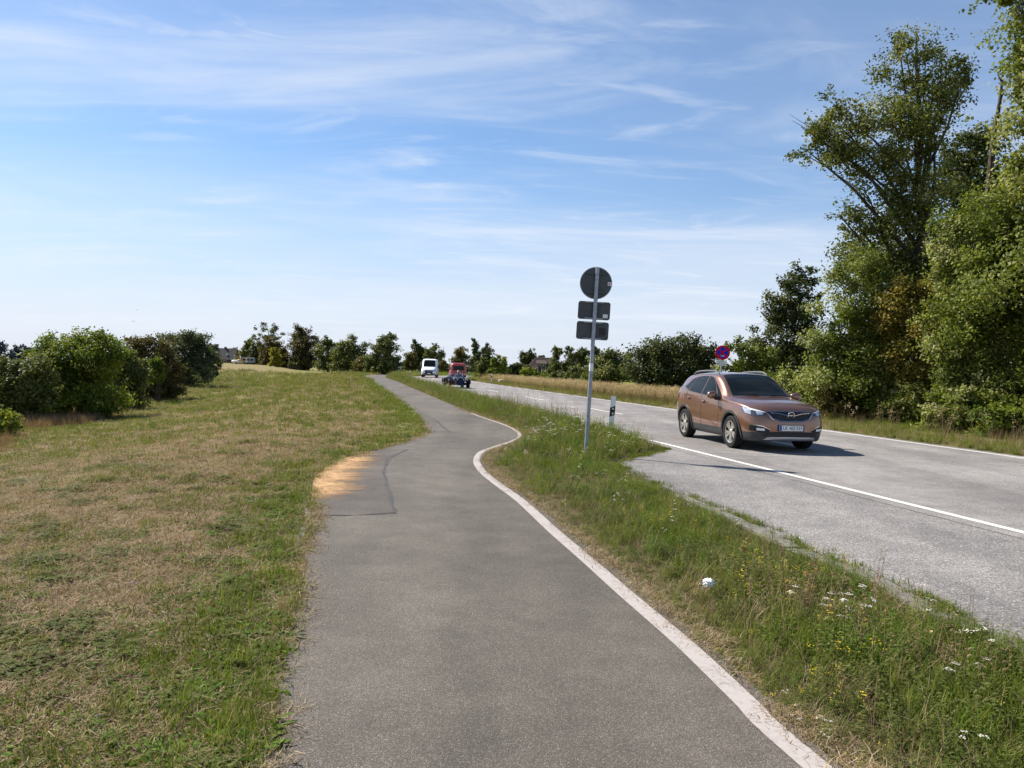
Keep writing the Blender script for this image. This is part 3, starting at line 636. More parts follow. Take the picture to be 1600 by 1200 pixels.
verge_s('herb', 7000, 2.3, 100, lambda x, y, p, r: .2 + .75 * patch(x, y, 1.2, 8, .42, .6), 0.4, 0.95, 'verge_herbs', 'leafy green herbs growing in the verge', 'herbs', 14)
verge_s('greyherb', 7000, 2.3, 100, lambda x, y, p, r: .22 + .6 * patch(x, y, 1.4, 17, .46, .6), 0.4, 1.0, 'grey_verge_herbs', 'grey-green herbs growing in the verge', 'herbs', 15)
verge_s('grey', 5000, 2.3, 40, lambda x, y, p, r: .5, 0.7, 1.4, 'verge_clover', 'low grey-green clover under the verge grass', 'clover', 19, 0.02)
verge_s('yarrow', 1000, 2.5, 26, lambda x, y, p, r: np.clip(.05 + .5 * patch(x, y, 1.1, 19, .52, .66), 0, 1), 0.7, 1.2, 'yarrow', 'white flowering yarrow in the verge', 'flowers', 16, 0)
verge_s('yellow', 2200, 3, 90, lambda x, y, p, r: .05 + .5 * patch(x, y, .9, 23, .5, .65), 0.7, 1.2, 'yellow_flowers', 'small yellow flowers in the verge', 'flowers', 17, 0.01)
verge_s('stalk', 3000, 3, 110, lambda x, y, p, r: .10 + .5 * patch(x, y, .8, 29, .55, .68), 0.6, 1.1, 'seed_stalks', 'reddish brown seed stalks rising above the verge grass', 'stalks', 18, 0.004)
# ---- far verge on the right of the road: mown edge, then tall dry grass
def right_s(kind, n, y0, y1, o0, o1, prob, s0, s1, name, label, cat, seed, pw=2, grow=0.01):
    y = rand_area(n, 0, 0, y0, y1, pw); i = np.clip(np.searchsorted(ROAD_EDGE_R[:300, 1], y), 0, 299); nr = normals2d(ROAD_EDGE_R)[i]
    o = o0 + RG.rand(n) * (o1 - o0); x = ROAD_EDGE_R[i, 0] + nr[:, 0] * o; y = ROAD_EDGE_R[i, 1] + nr[:, 1] * o
    k = clear(x, y) & (RG.rand(n) < prob(x, y, o)); x, y = x[k], y[k]
    return scatter(name, kind, np.stack([x, y, T(x, y) - 0.006], 1), RG.uniform(s0, s1, len(x)) * (1 + grow * np.maximum(0, y - 15)), label, cat, seed)
right_s('vdry', 9000, 9, 115, 0.05, 2.6, lambda x, y, o: .8, 0.35, 0.8, 'dry_road_edge_grass', 'short dry grass along the far edge of the road', 'grass', 31)
right_s('verge', 9000, 9, 115, 0.15, 4.5, lambda x, y, o: .25 + .6 * patch(x, y, .5, 31, .4, .6), 0.4, 1.0, 'green_road_edge_grass', 'green grass under the tall stems beyond the road', 'grass', 32)
right_s('reed', 7000, 9, 88, 1.1, 4.2, lambda x, y, o: np.where(y < 36, 0.006 + .03 * patch(x, y, .4, 33, .5, .65), 0.9 * smooth(.35, .45, fnoise(x, y, .13, 37) + .12)), 0.5, 0.85, 'tall_dry_grass', 'tall straw-coloured grass standing beyond the road', 'grass', 33, 2, 0)
right_s('russet', 500, 9, 60, 1.0, 4.0, lambda x, y, o: .35, 0.4, 0.8, 'russet_grass', 'reddish dry stems below the wood beyond the road', 'grass', 34, 2, 0)
# ---- russet uncut strip under the riverside bushes
_st = np.array([hit(u, v)[:2] for u, v in ((-60, 720), (40, 672), (110, 664), (165, 650), (215, 630), (245, 617), (275, 606), (300, 599))])
STRIP = catmull(_st, 0.5); n = 6000; i = RG.randint(0, len(STRIP), n); nr = normals2d(STRIP)[i]; o_ = RG.uniform(-2.0, 0.4, n); P2 = STRIP[i] + nr * o_[:, None] + RG.normal(0, .3, (n, 2))
k = (fnoise(P2[:, 0], P2[:, 1], .25, 41) > .34); P2 = P2[k]
scatter('riverside_grass', 'russet', np.column_stack([P2, T(P2[:, 0], P2[:, 1]) - 0.01]), RG.uniform(.4, .8, len(P2)), 'reddish uncut grass strip in front of the riverside bushes', 'grass', 35)
# ---- rough grass beyond the bend
n = 9000; yy = RG.uniform(112, 180, n); xx = RG.uniform(-45, 60, n); k = clear(xx, yy) & (RG.rand(n) < .8); k &= ~((xx < np.interp(yy, _xl[:, 0], _xl[:, 1]) + 1)); xx, yy = xx[k], yy[k]
scatter('far_verge_grass', 'verge', np.stack([xx, yy, T(xx, yy) - .01], 1), RG.uniform(1.5, 3.0, len(xx)), 'rough green grass beyond the bend of the road', 'grass', 36)

def creep(L, n, seed, name, label, w=.16):
    i = RG.randint(0, len(L) - 1, n); P = L[i] + RG.normal(0, w, (n, 2)) * [1, 1]; k = RG.rand(n) < .3 + .9 * patch(P[:, 0], P[:, 1], 1.5, 61, .45, .6)
    P = P[k]; return scatter(name, 'dry' if seed % 2 else 'short', np.column_stack([P, T(P[:, 0], P[:, 1]) + .012]), RG.uniform(.7, 1.3, len(P)), label, 'grass', seed)
_a = LAYBY_EDGE[(LAYBY_EDGE[:, 1] > 3)]; creep(_a, 700, 70, 'creeping_grass', 'low grass creeping over the edge of the lay-by', .055)
creep(offset(PATH_R, .09)[(PATH_R[:, 1] > 2.5) & (PATH_R[:, 1] < 30)], 2600, 71, 'edge_litter', 'dry grass litter along the white line of the path', .05)
creep(offset(PATH_L, -.03)[(PATH_L[:, 1] > 2.5) & (PATH_L[:, 1] < 20)], 1500, 73, 'edge_straw', 'dry straw along the grass edge of the path', .05)
# ------------------------------------------------------------------ trees and bushes
def leaf_mesh(name, blobs, n, size, mat, parent, seed, per=26, spread=0.9, hollow=0.35, out=0.55, droop=0.0, aspect=0.62, wind=(0, 0), tintmax=1.0):
    r = np.random.RandomState(seed); B = np.array(blobs, float); vol = (B[:, 3] * B[:, 4] * B[:, 5]) ** 0.72; cnt = r.multinomial(max(1, int(n * 1.2) // per), vol / vol.sum())
    C = []; O = []; K = []; BT = []
    for b, m in zip(B, cnt):
        if m == 0: continue
        nb = int(np.clip(m // 5, 5, 16)); d = r.normal(size=(nb, 3)); d /= np.linalg.norm(d, axis=1)[:, None]         # boughs first, then sprays on the boughs
        rad = hollow + (1.10 - hollow) * r.rand(nb) ** 0.55; bc = b[:3] + d * rad[:, None] * b[3:6]; br = r.uniform(.20, .42, nb)
        q = r.randint(0, nb, m); e = r.normal(size=(m, 3)).clip(-2.2, 2.2) * [.66, .66, .45]
        c = bc[q] + e * br[q][:, None] * b[3:6]; o_ = (c - b[:3]) / b[3:6]; o_ /= np.linalg.norm(o_, axis=1)[:, None] + 1e-6
        C.append(c); O.append(o_); K.append(np.full(m, min(b[3:6]))); BT.append(r.rand(nb)[q])
    C = np.vstack(C); O = np.vstack(O); K = np.concatenate(K); m = len(C)
    ct = r.rand(m) * 0.22 + 0.34 * np.concatenate(BT) + 0.06
    sp = np.minimum(K * 0.26, size * 2.6) * spread + size * 0.5
    ax = r.normal(size=(m, 3)) * [1, 1, .7] + O * 0.9 + np.array([wind[0], wind[1], 0]); ax /= np.linalg.norm(ax, axis=1)[:, None]   # sprays stretch along their twig
    P = np.repeat(C, per, 0); Oi = np.repeat(O, per, 0); S = np.repeat(sp, per); A = np.repeat(ax, per, 0); N = len(P)
    P = P + r.normal(size=(N, 3)).clip(-1.5, 1.5) * S[:, None] * 0.42 + A * (r.normal(size=N).clip(-1.6, 1.6) * S * 0.75)[:, None]
    P[:, 2] -= droop * np.abs(r.normal(size=N)) * S
    nr = Oi * out + np.array([0, 0, 0.35]) + r.normal(size=(N, 3)) * 0.6; nr /= np.linalg.norm(nr, axis=1)[:, None]
    d = r.normal(size=(N, 3)) + A * 0.8 - np.array([0, 0, droop]) + np.array([wind[0], wind[1], 0]) * 0.6; d -= nr * (d * nr).sum(1)[:, None]; d /= np.linalg.norm(d, axis=1)[:, None] + 1e-6
    sd = np.cross(nr, d); L = size * r.uniform(0.6, 1.35, N)[:, None]; W = L * aspect
    V = np.stack([P - d * L * .5, P + sd * W * .5 + d * L * 0.05, P + d * L * .5, P - sd * W * .5 + d * L * 0.05], 1).reshape(-1, 3)
    t = np.clip(np.repeat(ct, per) + r.rand(N) * 0.42, 0, tintmax); tint = np.repeat(t, 4)
    return np_mesh(name, V, np.arange(N * 4).reshape(-1, 4), mat, parent, attrs={'tint': ('FLOAT', tint)})
def wood(base, blobs, tr, seed, limbs=9, top=None, twigs=3, bend=0.12, n=7):
    r = random.Random(seed); mb = MB(); B = sorted(blobs, key=lambda b: b[2]); base = Vector(base)
    top = Vector(top) if top else Vector(max(B, key=lambda b: b[2] + b[5])[:3]); trunk = []
    for i in range(9):
        t = i / 8; p = base.lerp(top, t); k = math.sin(t * math.pi) * bend * (top - base).length * 0.15; trunk.append(p + Vector((r.uniform(-k, k), r.uniform(-k, k), 0)))
    R = [tr * (1.25 if i == 0 else 1) * (1 - 0.86 * (i / 8) ** 0.9) for i in range(9)]; mb.tube(trunk, R, n + 1)
    for j in range(limbs):
        b = blobs[j % len(blobs)]; c = Vector(b[:3]) + Vector((r.uniform(-.5, .5) * b[3], r.uniform(-.5, .5) * b[4], r.uniform(-.3, .6) * b[5]))
        H = (top - base).z; tz = min(0.92, max(0.12, ((c.z - base.z) / H) - r.uniform(0.12, 0.32))); i = tz * 8; k = int(i)
        s = trunk[k].lerp(trunk[min(8, k + 1)], i - k); r0 = R[k] * 0.5; mid = s.lerp(c, 0.5) + Vector((r.uniform(-.08, .08), r.uniform(-.08, .08), r.uniform(-.02, .12))) * (c - s).length
        mb.tube([s, s.lerp(mid, .55), mid, mid.lerp(c, .6), c], [r0, r0 * .8, r0 * .6, r0 * .4, r0 * .16], 5)
        for q in range(twigs):
            e = c + Vector((r.uniform(-1, 1) * b[3], r.uniform(-1, 1) * b[4], r.uniform(-.4, 1) * b[5])) * 0.9; s2 = mid.lerp(c, r.uniform(.3, .95)); mb.tube([s2, s2.lerp(e, .5) + Vector((0, 0, .05 * (e - s2).length)), e], [r0 * .28, r0 * .18, r0 * .05], 4, False)
    return mb
_seed = [100]
def plant(name, u, vbase, Y, pxblobs, mat, n, size, label, cat, trunk=0.12, bark='bark', group=None, limbs=9, depth=0.8, per=26, stems=1, z0=None, top=None, hollow=0.35, twigs=3, droop=0.0, wind=(-.35, .1), spread=0.9, aspect=0.62, out=0.55):
    """pxblobs: (u, v, ru, rv) as seen in the photograph; they become volumes at distance Y, as deep as they are wide"""
    _seed[0] += 7; sd = _seed[0]; r = random.Random(sd); b = at(u, vbase, Y); gz = ground_z(b[0], b[1]) if z0 is None else z0
    root = empty(name, (float(b[0]), float(b[1]), gz), 0, label, cat, group); s = Y / FPX; L = []
    for (bu, bv, ru, rv) in pxblobs:
        dy = r.uniform(-.35, .35) * ru * s; c = at(bu, bv, Y + dy); L.append((c[0] - b[0], c[1] - b[1], c[2] - gz, ru * s, max(ru, rv * .6) * s * depth, rv * s))
    tp = None
    if top: c = at(top[0], top[1], Y); tp = (c[0] - b[0], c[1] - b[1], c[2] - gz)
    mb = MB()
    if stems == 1: mb = wood((0, 0, -0.1), L, trunk, sd, limbs, tp, twigs)
    else:
        for k in range(stems):
            c = L[k % len(L)]; m = wood((r.uniform(-.3, .3) * L[0][3], r.uniform(-.3, .3) * L[0][3], -0.1), [c], trunk, sd + k, max(3, limbs // 2), (c[0], c[1], c[2] + c[5] * .5), twigs); mb.add(m.v, m.f)
    mb.build('trunk' if stems == 1 else 'stems', M[bark], root, True)
    leaf_mesh('crown', L, n, size, M[mat], root, sd, per, spread, hollow, out, droop, aspect, wind)
    return root
def auto(u0, v0, u1, v1, k=7, seed=1, narrow=0.7, fill=0.42):
    e = (u1 - u0) * .07; u0 -= e; u1 += e     # irregular crown inside a box of the photograph
    r = random.Random(seed); L = []; w, h = u1 - u0, v1 - v0; cu = (u0 + u1) / 2
    L.append((cu, v0 + h * .55, w * .34, h * .40))
    for i in range(k):
        t = (i + .5) / k; v = v0 + h * (0.16 + 0.74 * t); ww = w * .5 * (narrow + (1 - narrow) * math.sin(min(1, t * 1.5) * math.pi / 2))
        rr = w * r.uniform(.16, .27); u = cu + r.uniform(-1, 1) * max(0, ww - rr); L.append((u, v, rr, min(rr * r.uniform(.7, 1.1), h * fill)))
    L.append((cu + w * r.uniform(-.15, .15), v0 + h * .17, w * .2, h * .17)); L.append((cu - w * .2, v1 - h * .16, w * .3, h * .17)); L.append((cu + w * .2, v1 - h * .15, w * .3, h * .16)); return L

# --- the wood on the right
W = (-.5, .1)
plant('poplar_tree', 1436, 655, 31, [(1420, 92, 46, 40), (1455, 120, 46, 42), (1480, 150, 32, 28), (1432, 165, 56, 42), (1490, 112, 22, 18), (1398, 70, 20, 22), (1392, 205, 60, 44), (1340, 195, 54, 40), (1300, 170, 26, 24), (1290, 225, 44, 32), (1262, 205, 26, 18), (1340, 245, 48, 32), (1252, 240, 18, 14), (1420, 240, 56, 44), (1460, 215, 32, 30), (1382, 300, 56, 44), (1440, 310, 54, 50), (1372, 370, 56, 52), (1420, 400, 60, 60), (1340, 350, 30, 24), (1338, 400, 36, 40), (1325, 345, 24, 16), (1395, 470, 60, 60), (1440, 480, 60, 70), (1510, 395, 40, 60)],
      'poplar_mid', 46000, 0.12, 'tallest poplar of the wood, an arm of foliage reaching out over the road', 'tree', 0.30, limbs=30, top=(1432, 60), hollow=0.3, wind=W, depth=0.9)
plant('poplar_tree', 1512, 655, 36, [(1500, 250, 36, 30), (1540, 225, 34, 40), (1520, 300, 60, 55), (1485, 330, 46, 60), (1560, 310, 60, 70), (1500, 420, 70, 90), (1440, 420, 60, 80), (1560, 430, 70, 90)],
      'poplar_dark', 34000, 0.16, 'dark poplar standing behind the dead trunk in the wood', 'tree', 0.26, limbs=12, hollow=0.2, wind=W)
plant('poplar_tree', 1650, 690, 23, [(1575, 2, 32, 16), (1612, 30, 34, 34), (1598, 84, 18, 18), (1630, 110, 54, 50), (1612, 150, 26, 20), (1665, 190, 80, 60), (1622, 225, 34, 40), (1612, 270, 36, 30), (1650, 300, 90, 90), (1640, 420, 100, 110), (1690, 100, 90, 130), (1640, -40, 70, 50)],
      'poplar', 52000, 0.12, 'tall poplar at the end of the wood, its top overhanging the dead trunk', 'tree', 0.32, limbs=16, top=(1650, -60), hollow=0.15, wind=W)
plant('poplar_tree', 1545, 680, 25, [(1560, 330, 50, 44), (1520, 380, 56, 50), (1590, 395, 60, 60), (1500, 440, 44, 44), (1545, 460, 70, 70), (1600, 500, 60, 70), (1500, 520, 54, 54), (1550, 570, 70, 60), (1505, 610, 50, 44), (1600, 610, 60, 50), (1560, 650, 60, 30)],
      'poplar', 60000, 0.105, 'dense pale-leaved young poplar below the dead trunk, green to the ground', 'tree', 0.16, 'palebark', limbs=14, hollow=0.3, wind=W)
plant('poplar_tree', 1790, 720, 20.5, [(1780, 120, 80, 70), (1720, 220, 60, 60), (1800, 260, 100, 90), (1740, 360, 80, 80), (1820, 420, 110, 110), (1740, 520, 90, 90), (1800, 600, 110, 80), (1720, 640, 70, 50)],
      'poplar', 30000, 0.13, 'poplar closing the end of the wood beyond the overhanging top', 'tree', 0.25, limbs=12, hollow=0.2, wind=W)
plant('maple_tree', 1432, 662, 28, [(1430, 455, 34, 24), (1405, 480, 34, 28), (1455, 485, 40, 34), (1425, 525, 44, 40), (1465, 550, 44, 40), (1420, 585, 40, 34), (1468, 610, 36, 32)],
      'russet', 24000, 0.105, 'russet-tinged maple in front of the tall poplar', 'tree', 0.11, limbs=9, hollow=0.3, wind=W)
plant('poplar_tree', 1392, 655, 29.5, [(1320, 440, 26, 26), (1350, 425, 40, 34), (1310, 480, 36, 30), (1362, 480, 44, 44), (1330, 530, 50, 40), (1292, 540, 34, 30), (1378, 545, 44, 44), (1320, 590, 56, 40), (1370, 610, 44, 34), (1283, 592, 32, 30)],
      'poplar', 30000, 0.11, 'loose young poplar with a pale slanting trunk at the roadside edge of the wood', 'tree', 0.10, 'palebark', limbs=14, hollow=0.2, wind=W, top=(1345, 430), spread=1.1)
plant('pale_willow', 1160, 640, 40, [(1155, 540, 14, 14), (1170, 560, 22, 22), (1150, 580, 22, 22), (1185, 590, 26, 26), (1165, 612, 34, 24), (1195, 560, 16, 18)], 'poplar', 9000, 0.15, 'small pale-leaved willow behind the no-stopping sign', 'tree', 0.07, limbs=7, wind=W, hollow=.2)
plant('alder_tree', 1230, 640, 45, [(1252, 432, 22, 18), (1236, 455, 30, 22), (1262, 470, 18, 22), (1222, 480, 24, 22), (1246, 500, 32, 28), (1205, 515, 26, 22), (1232, 545, 40, 32), (1196, 550, 26, 24), (1260, 560, 30, 34), (1215, 590, 48, 34)],
      'dark', 17000, 0.19, 'dark slender alder leaning over the low end of the wood', 'tree', 0.13, limbs=12, hollow=.15, wind=W, aspect=.5)
for i, (u, vb, Y, B, m, n, lab) in enumerate([
    (1265, 652, 31, [(1250, 600, 36, 30), (1285, 615, 34, 28), (1235, 625, 36, 26), (1270, 640, 44, 18)], 'poplar', 11000, 'low green thicket behind the brown car'),
    (1335, 660, 29, [(1320, 622, 34, 24), (1355, 632, 34, 22), (1300, 640, 30, 16)], 'olive', 9000, 'low olive bramble at the foot of the pale slanting trunk'),
    (1440, 668, 27, [(1420, 632, 34, 22), (1460, 640, 40, 24), (1490, 652, 30, 18)], 'poplar_dark', 9000, 'low dark bramble at the foot of the russet maple'),
    (1590, 695, 22, [(1560, 660, 36, 26), (1600, 665, 40, 30), (1640, 670, 40, 30)], 'bush', 10000, 'leafy bramble at the roadside end of the wood'),
    (1500, 684, 24, [(1480, 650, 34, 26), (1515, 655, 34, 28), (1545, 662, 34, 26), (1500, 630, 34, 26)], 'poplar', 12000, 'leafy thicket at the foot of the pale-leaved young poplar'),
    (1390, 668, 28.5, [(1375, 640, 32, 24), (1405, 646, 30, 22), (1390, 622, 30, 24)], 'poplar', 9000, 'leafy thicket between the pale slanting trunk and the russet maple'),
    (1610, 690, 23.5, [(1580, 610, 40, 34), (1620, 620, 44, 40), (1590, 645, 44, 34), (1640, 650, 44, 40)], 'poplar', 14000, 'tall leafy thicket behind the roadside bramble at the end of the wood'),
    (1200, 640, 37, [(1190, 612, 34, 26), (1160, 622, 30, 20), (1215, 625, 26, 18)], 'bush', 7000, 'yellowish green bush between the pale willow and the alder')]):
    plant('bramble_bush', u, vb, Y, B, m, n, 0.11, lab, 'bush', 0.035, stems=4, limbs=6, hollow=.2, wind=W)
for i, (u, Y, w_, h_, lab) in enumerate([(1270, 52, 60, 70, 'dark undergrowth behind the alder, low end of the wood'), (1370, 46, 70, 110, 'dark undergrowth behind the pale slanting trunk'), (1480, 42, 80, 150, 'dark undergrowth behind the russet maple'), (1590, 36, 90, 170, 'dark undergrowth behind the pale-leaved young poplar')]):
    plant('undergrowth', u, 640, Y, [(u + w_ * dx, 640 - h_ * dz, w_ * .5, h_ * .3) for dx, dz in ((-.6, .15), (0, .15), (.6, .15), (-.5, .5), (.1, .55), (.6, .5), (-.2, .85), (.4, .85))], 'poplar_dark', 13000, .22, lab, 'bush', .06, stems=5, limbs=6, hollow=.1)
root = empty('dead_tree', tuple(at(1546, 600, 26.4)[:2]) + (0,), 0, 'bare dead trunk rising from the wood against the sky', 'tree')
q = lambda u, v: Vector(at(u, v, 26.4)) - Vector(root.location)
MB().tube([q(1536, 640), q(1540, 480), q(1545, 300), q(1552, 220), q(1562, 160), q(1569, 98)], [.17, .15, .12, .09, .06, .02], 8).build('trunk', M['bark'], root, True)
for pts in ([(1560, 170), (1566, 150), (1580, 126)], [(1552, 222), (1546, 205), (1541, 196)], [(1566, 130), (1560, 118), (1557, 108)], [(1556, 195), (1566, 183), (1571, 170)]):
    MB().tube([q(*p) for p in pts], [.035, .022, .008], 5).build('branch', M['bark'], root, True)

# --- bushes along the far side of the road
plant('hawthorn_bush', 1058, 622, 49, [(1062, 545, 34, 20), (1030, 555, 34, 22), (1095, 560, 26, 22), (1010, 575, 30, 24), (1060, 580, 50, 32), (1100, 592, 28, 28), (1030, 600, 40, 22), (1085, 610, 34, 18)], 'dark', 26000, 0.17, 'big dark hawthorn bush behind the tall dry grass', 'bush', 0.07, stems=5, limbs=8, hollow=.25, wind=(-.2, 0), spread=1.15)
plant('elder_bush', 965, 608, 60, [(965, 562, 26, 14), (940, 574, 22, 16), (985, 578, 24, 18), (960, 590, 36, 18), (930, 592, 18, 14)], 'mid', 13000, 0.19, 'light green elder bush beside the dark hawthorn', 'bush', 0.06, stems=4, limbs=6, wind=(-.2, 0))
plant('young_poplar', 872, 602, 92, [(873, 549, 7, 10), (868, 562, 9, 10), (876, 575, 13, 11), (868, 588, 12, 10)], 'mid', 5200, 0.24, 'slim young poplar to the right of the brick house', 'tree', 0.08, limbs=7, wind=(.1, 0), aspect=.5)
plant('young_poplar', 890, 602, 90, [(889, 553, 7, 10), (885, 566, 11, 10), (893, 578, 13, 12), (888, 590, 14, 10)], 'dark', 5600, 0.24, 'dark slim young poplar next to the trimmed trees', 'tree', 0.08, limbs=7, wind=(.1, 0), aspect=.5)
for u, v, ru, rv, Y, m, lab in [(900, 592, 13, 8, 85, 'bush', 'low bright bush under the dark slim poplar'), (925, 594, 14, 9, 72, 'bush', 'low bright bush at the foot of the trimmed trees'), (842, 594, 13, 5, 100, 'olive', 'low olive bush in front of the brick house'), (1010, 606, 16, 10, 56, 'bush', 'low bright bush between the elder and the hawthorn')]:
    plant('low_bush', u, v + rv, Y, [(u, v, ru, rv), (u - ru * .5, v + rv * .3, ru * .6, rv * .7), (u + ru * .5, v + rv * .3, ru * .6, rv * .7)], m, 2600, 0.24, lab, 'bush', 0.04, stems=3, limbs=4)
for u, w_, lab in ((910, 11, 'trimmed round-headed tree, nearer the slim poplars'), (931, 9, 'trimmed round-headed tree, nearer the elder bush')):
    plant('pollard_tree', u, 590, 190, [(u, 556, w_, 11), (u - 3, 551, w_ * .7, 7), (u + 2, 566, w_ * .8, 6)], 'dark', 3600, 0.45, lab, 'tree', 0.28, limbs=5, hollow=.3)
# --- trees round the bend
FAR = [('oak_tree', (633, 529, 668, 585), 205, 'dark', 5600, 'round dark oak behind the open shed'), ('birch_tree', (660, 536, 695, 588), 185, 'mid', 4200, 'loose green birch behind the white van'),
       ('hazel_bush', (632, 551, 653, 580), 160, 'olive', 2600, 'olive hazel bush beside the open shed'), ('ash_tree', (703, 541, 737, 590), 170, 'olive', 4600, 'olive ash tree behind the red van'),
       ('spruce_tree', (734, 531, 754, 590), 200, 'dark', 3600, 'pointed dark spruce, nearer the olive ash'), ('spruce_tree', (750, 533, 772, 592), 205, 'dark', 3800, 'pointed dark spruce, nearer the roadside bushes'),
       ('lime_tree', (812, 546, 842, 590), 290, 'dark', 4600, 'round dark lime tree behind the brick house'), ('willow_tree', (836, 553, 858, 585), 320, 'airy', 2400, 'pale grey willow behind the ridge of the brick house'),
       ('roadside_bush', (743, 560, 772, 594), 112, 'mid', 4600, 'green roadside bush nearest the red van'), ('roadside_bush', (766, 556, 796, 597), 108, 'bush', 5200, 'bright green roadside bush with loose twigs beyond the bend'),
       ('roadside_bush', (790, 566, 822, 598), 112, 'dark', 4200, 'dark roadside bush to the left of the brick house'), ('hedge_bush', (684, 564, 702, 585), 165, 'olive', 2200, 'small clipped bush between the two vans'),
       ('roadside_bush', (815, 578, 862, 600), 104, 'bush', 4200, 'bright bush in front of the brick house'), ('roadside_bush', (880, 572, 922, 604), 78, 'mid', 4600, 'green bush in front of the trimmed trees'),
       ('far_bush', (770, 575, 830, 600), 125, 'olive', 4200, 'wide low olive bush above the fallen trunk')]
for i, (nm, bx, Y, m, n, lab) in enumerate(FAR):
    B = auto(*bx, k=9 if 'spruce' not in nm else 7, seed=i + 3, narrow=.72 if 'spruce' not in nm else .25)
    plant(nm, (bx[0] + bx[2]) / 2, bx[3], Y, B, m, int(n * 1.7), max(.2, Y * 0.0021), lab, 'tree' if 'tree' in nm else 'bush', (0.0012 if 'tree' in nm else .0004) * Y, limbs=8, hollow=.3, spread=.8, stems=1 if 'tree' in nm else 3)
# --- clump at the far end of the dyke
END = [('field_maple', (574, 522, 626, 583), 122, 'mid', 11000, 'leafy field maple where the path disappears'), ('elder_bush', (520, 533, 582, 580), 142, 'mid', 10000, 'broad green elder bush beside the field maple'),
       ('thorn_bush', (494, 528, 536, 578), 160, 'mid', 7000, 'dark green thorn bush next to the brown chestnut'), ('chestnut_tree', (446, 514, 500, 578), 185, 'brown', 9500, 'big brown-leaved chestnut behind the clipped hedge'),
       ('yellow_shrub', (421, 543, 440, 572), 182, 'yellow', 2600, 'bright yellow shrub beside the brown chestnut'), ('olive_shrub', (433, 543, 452, 574), 186, 'olive', 2600, 'olive shrub between the yellow shrub and the chestnut'),
       ('pine_tree', (402, 527, 446, 572), 225, 'brown', 6000, 'dark brownish pine in front of the airy aspen'), ('oak_tree', (371, 531, 404, 572), 245, 'mid', 4600, 'round green oak beside the caravan'),
       ('oak_tree', (388, 536, 420, 570), 240, 'dark', 4200, 'dark oak behind the caravan'), ('hazel_bush', (556, 556, 592, 583), 125, 'olive', 3600, 'low olive hazel at the foot of the field maple'),
       ('far_poplar', (322, 536, 342, 566), 300, 'dark', 2400, 'dark far poplar left of the orange-walled house'), ('far_bush', (352, 545, 374, 558), 330, 'mid', 1200, 'small green crown behind the thatched roof')]
for i, (nm, bx, Y, m, n, lab) in enumerate(END):
    plant(nm, (bx[0] + bx[2]) / 2, bx[3], Y, auto(*bx, k=10, seed=i + 43, narrow=.75), m, int(n * 1.7), max(.2, Y * 0.0021), lab, 'tree' if not ('bush' in nm or 'shrub' in nm) else 'bush', (0.0004 if ('bush' in nm or 'shrub' in nm) else .0012) * Y, limbs=9, hollow=.3, spread=.8, stems=3 if ('bush' in nm or 'shrub' in nm) else 1)
plant('aspen_tree', 424, 575, 290, [(405, 518, 9, 7), (418, 508, 11, 8), (434, 512, 10, 9), (440, 526, 7, 8), (424, 524, 12, 9), (400, 528, 6, 5)], 'airy', 1300, 0.62, 'airy grey-green aspen with bare stems above the pine', 'tree', 0.35, limbs=12, hollow=.2, twigs=2)
# --- riverside bushes on the left
LEFT = [('willow_bush', 20, 655, 33, [(8, 600, 34, 26), (40, 590, 30, 34), (20, 625, 40, 26), (48, 622, 34, 28), (-20, 610, 40, 40), (14, 578, 26, 14), (45, 572, 22, 16), (-15, 585, 30, 18), (62, 600, 26, 34)], 'mid', 22000, .12, 'dense green willow bush at the riverside end of the hedge row'),
        ('hazel_tree', 118, 662, 35, [(140, 532, 36, 18), (105, 540, 36, 18), (165, 545, 24, 20), (80, 556, 30, 22), (130, 565, 50, 30), (170, 575, 22, 28), (75, 590, 36, 26), (110, 610, 50, 34), (150, 615, 40, 34), (60, 622, 34, 26), (120, 638, 60, 16)], 'bush', 36000, .125, 'broad bright hazel with yellowing leaves among the riverside bushes'),
        ('elder_tree', 192, 640, 43, [(185, 560, 20, 20), (198, 578, 22, 26), (182, 600, 26, 28), (205, 610, 20, 24), (190, 628, 30, 14), (212, 600, 20, 26)], 'mid', 17000, .14, 'plain green elder squeezed between the bright hazel and the brown maple'),
        ('maple_tree', 240, 624, 54, [(230, 538, 26, 14), (215, 556, 20, 20), (248, 552, 28, 20), (236, 575, 36, 24), (262, 582, 22, 24), (230, 600, 32, 20), (258, 606, 22, 14), (212, 605, 26, 22), (240, 612, 40, 12)], 'brown', 19000, .16, 'brownish maple in the middle of the riverside row'),
        ('yellow_bush', 247, 612, 50, [(246, 572, 9, 12), (243, 590, 11, 10), (250, 581, 8, 10)], 'bush', 2600, .14, 'yellow-green sapling in front of the brownish maple'),
        ('willow_tree', 292, 604, 80, [(283, 527, 24, 10), (300, 534, 24, 14), (268, 540, 18, 16), (312, 552, 18, 18), (288, 556, 30, 24), (322, 572, 13, 18), (300, 582, 28, 18), (272, 586, 20, 16), (285, 594, 36, 10), (262, 572, 20, 26)], 'willow', 22000, .21, 'large grey-green willow near the far end of the riverside row'),
        ('willow_tree', 331, 596, 105, [(328, 556, 8, 14), (334, 572, 9, 14), (325, 580, 11, 12)], 'dark', 3600, .25, 'last dark willow of the riverside row, beside the waste bin'),
        ('low_bush', 8, 690, 26.5, [(6, 662, 20, 22), (-18, 668, 24, 24), (14, 678, 14, 10)], 'bush', 6000, .10, 'low bright bush at the river end of the worn track')]
for nm, u, vb, Y, B, m, n, sz, lab in LEFT:
    plant(nm, u, vb, Y, B, m, n, sz, lab, 'bush' if 'bush' in nm else 'tree', (0.0022 if 'tree' in nm else .0006) * Y, limbs=10, hollow=.3, wind=(.45, 0), stems=1 if 'tree' in nm else 4, spread=1.1)
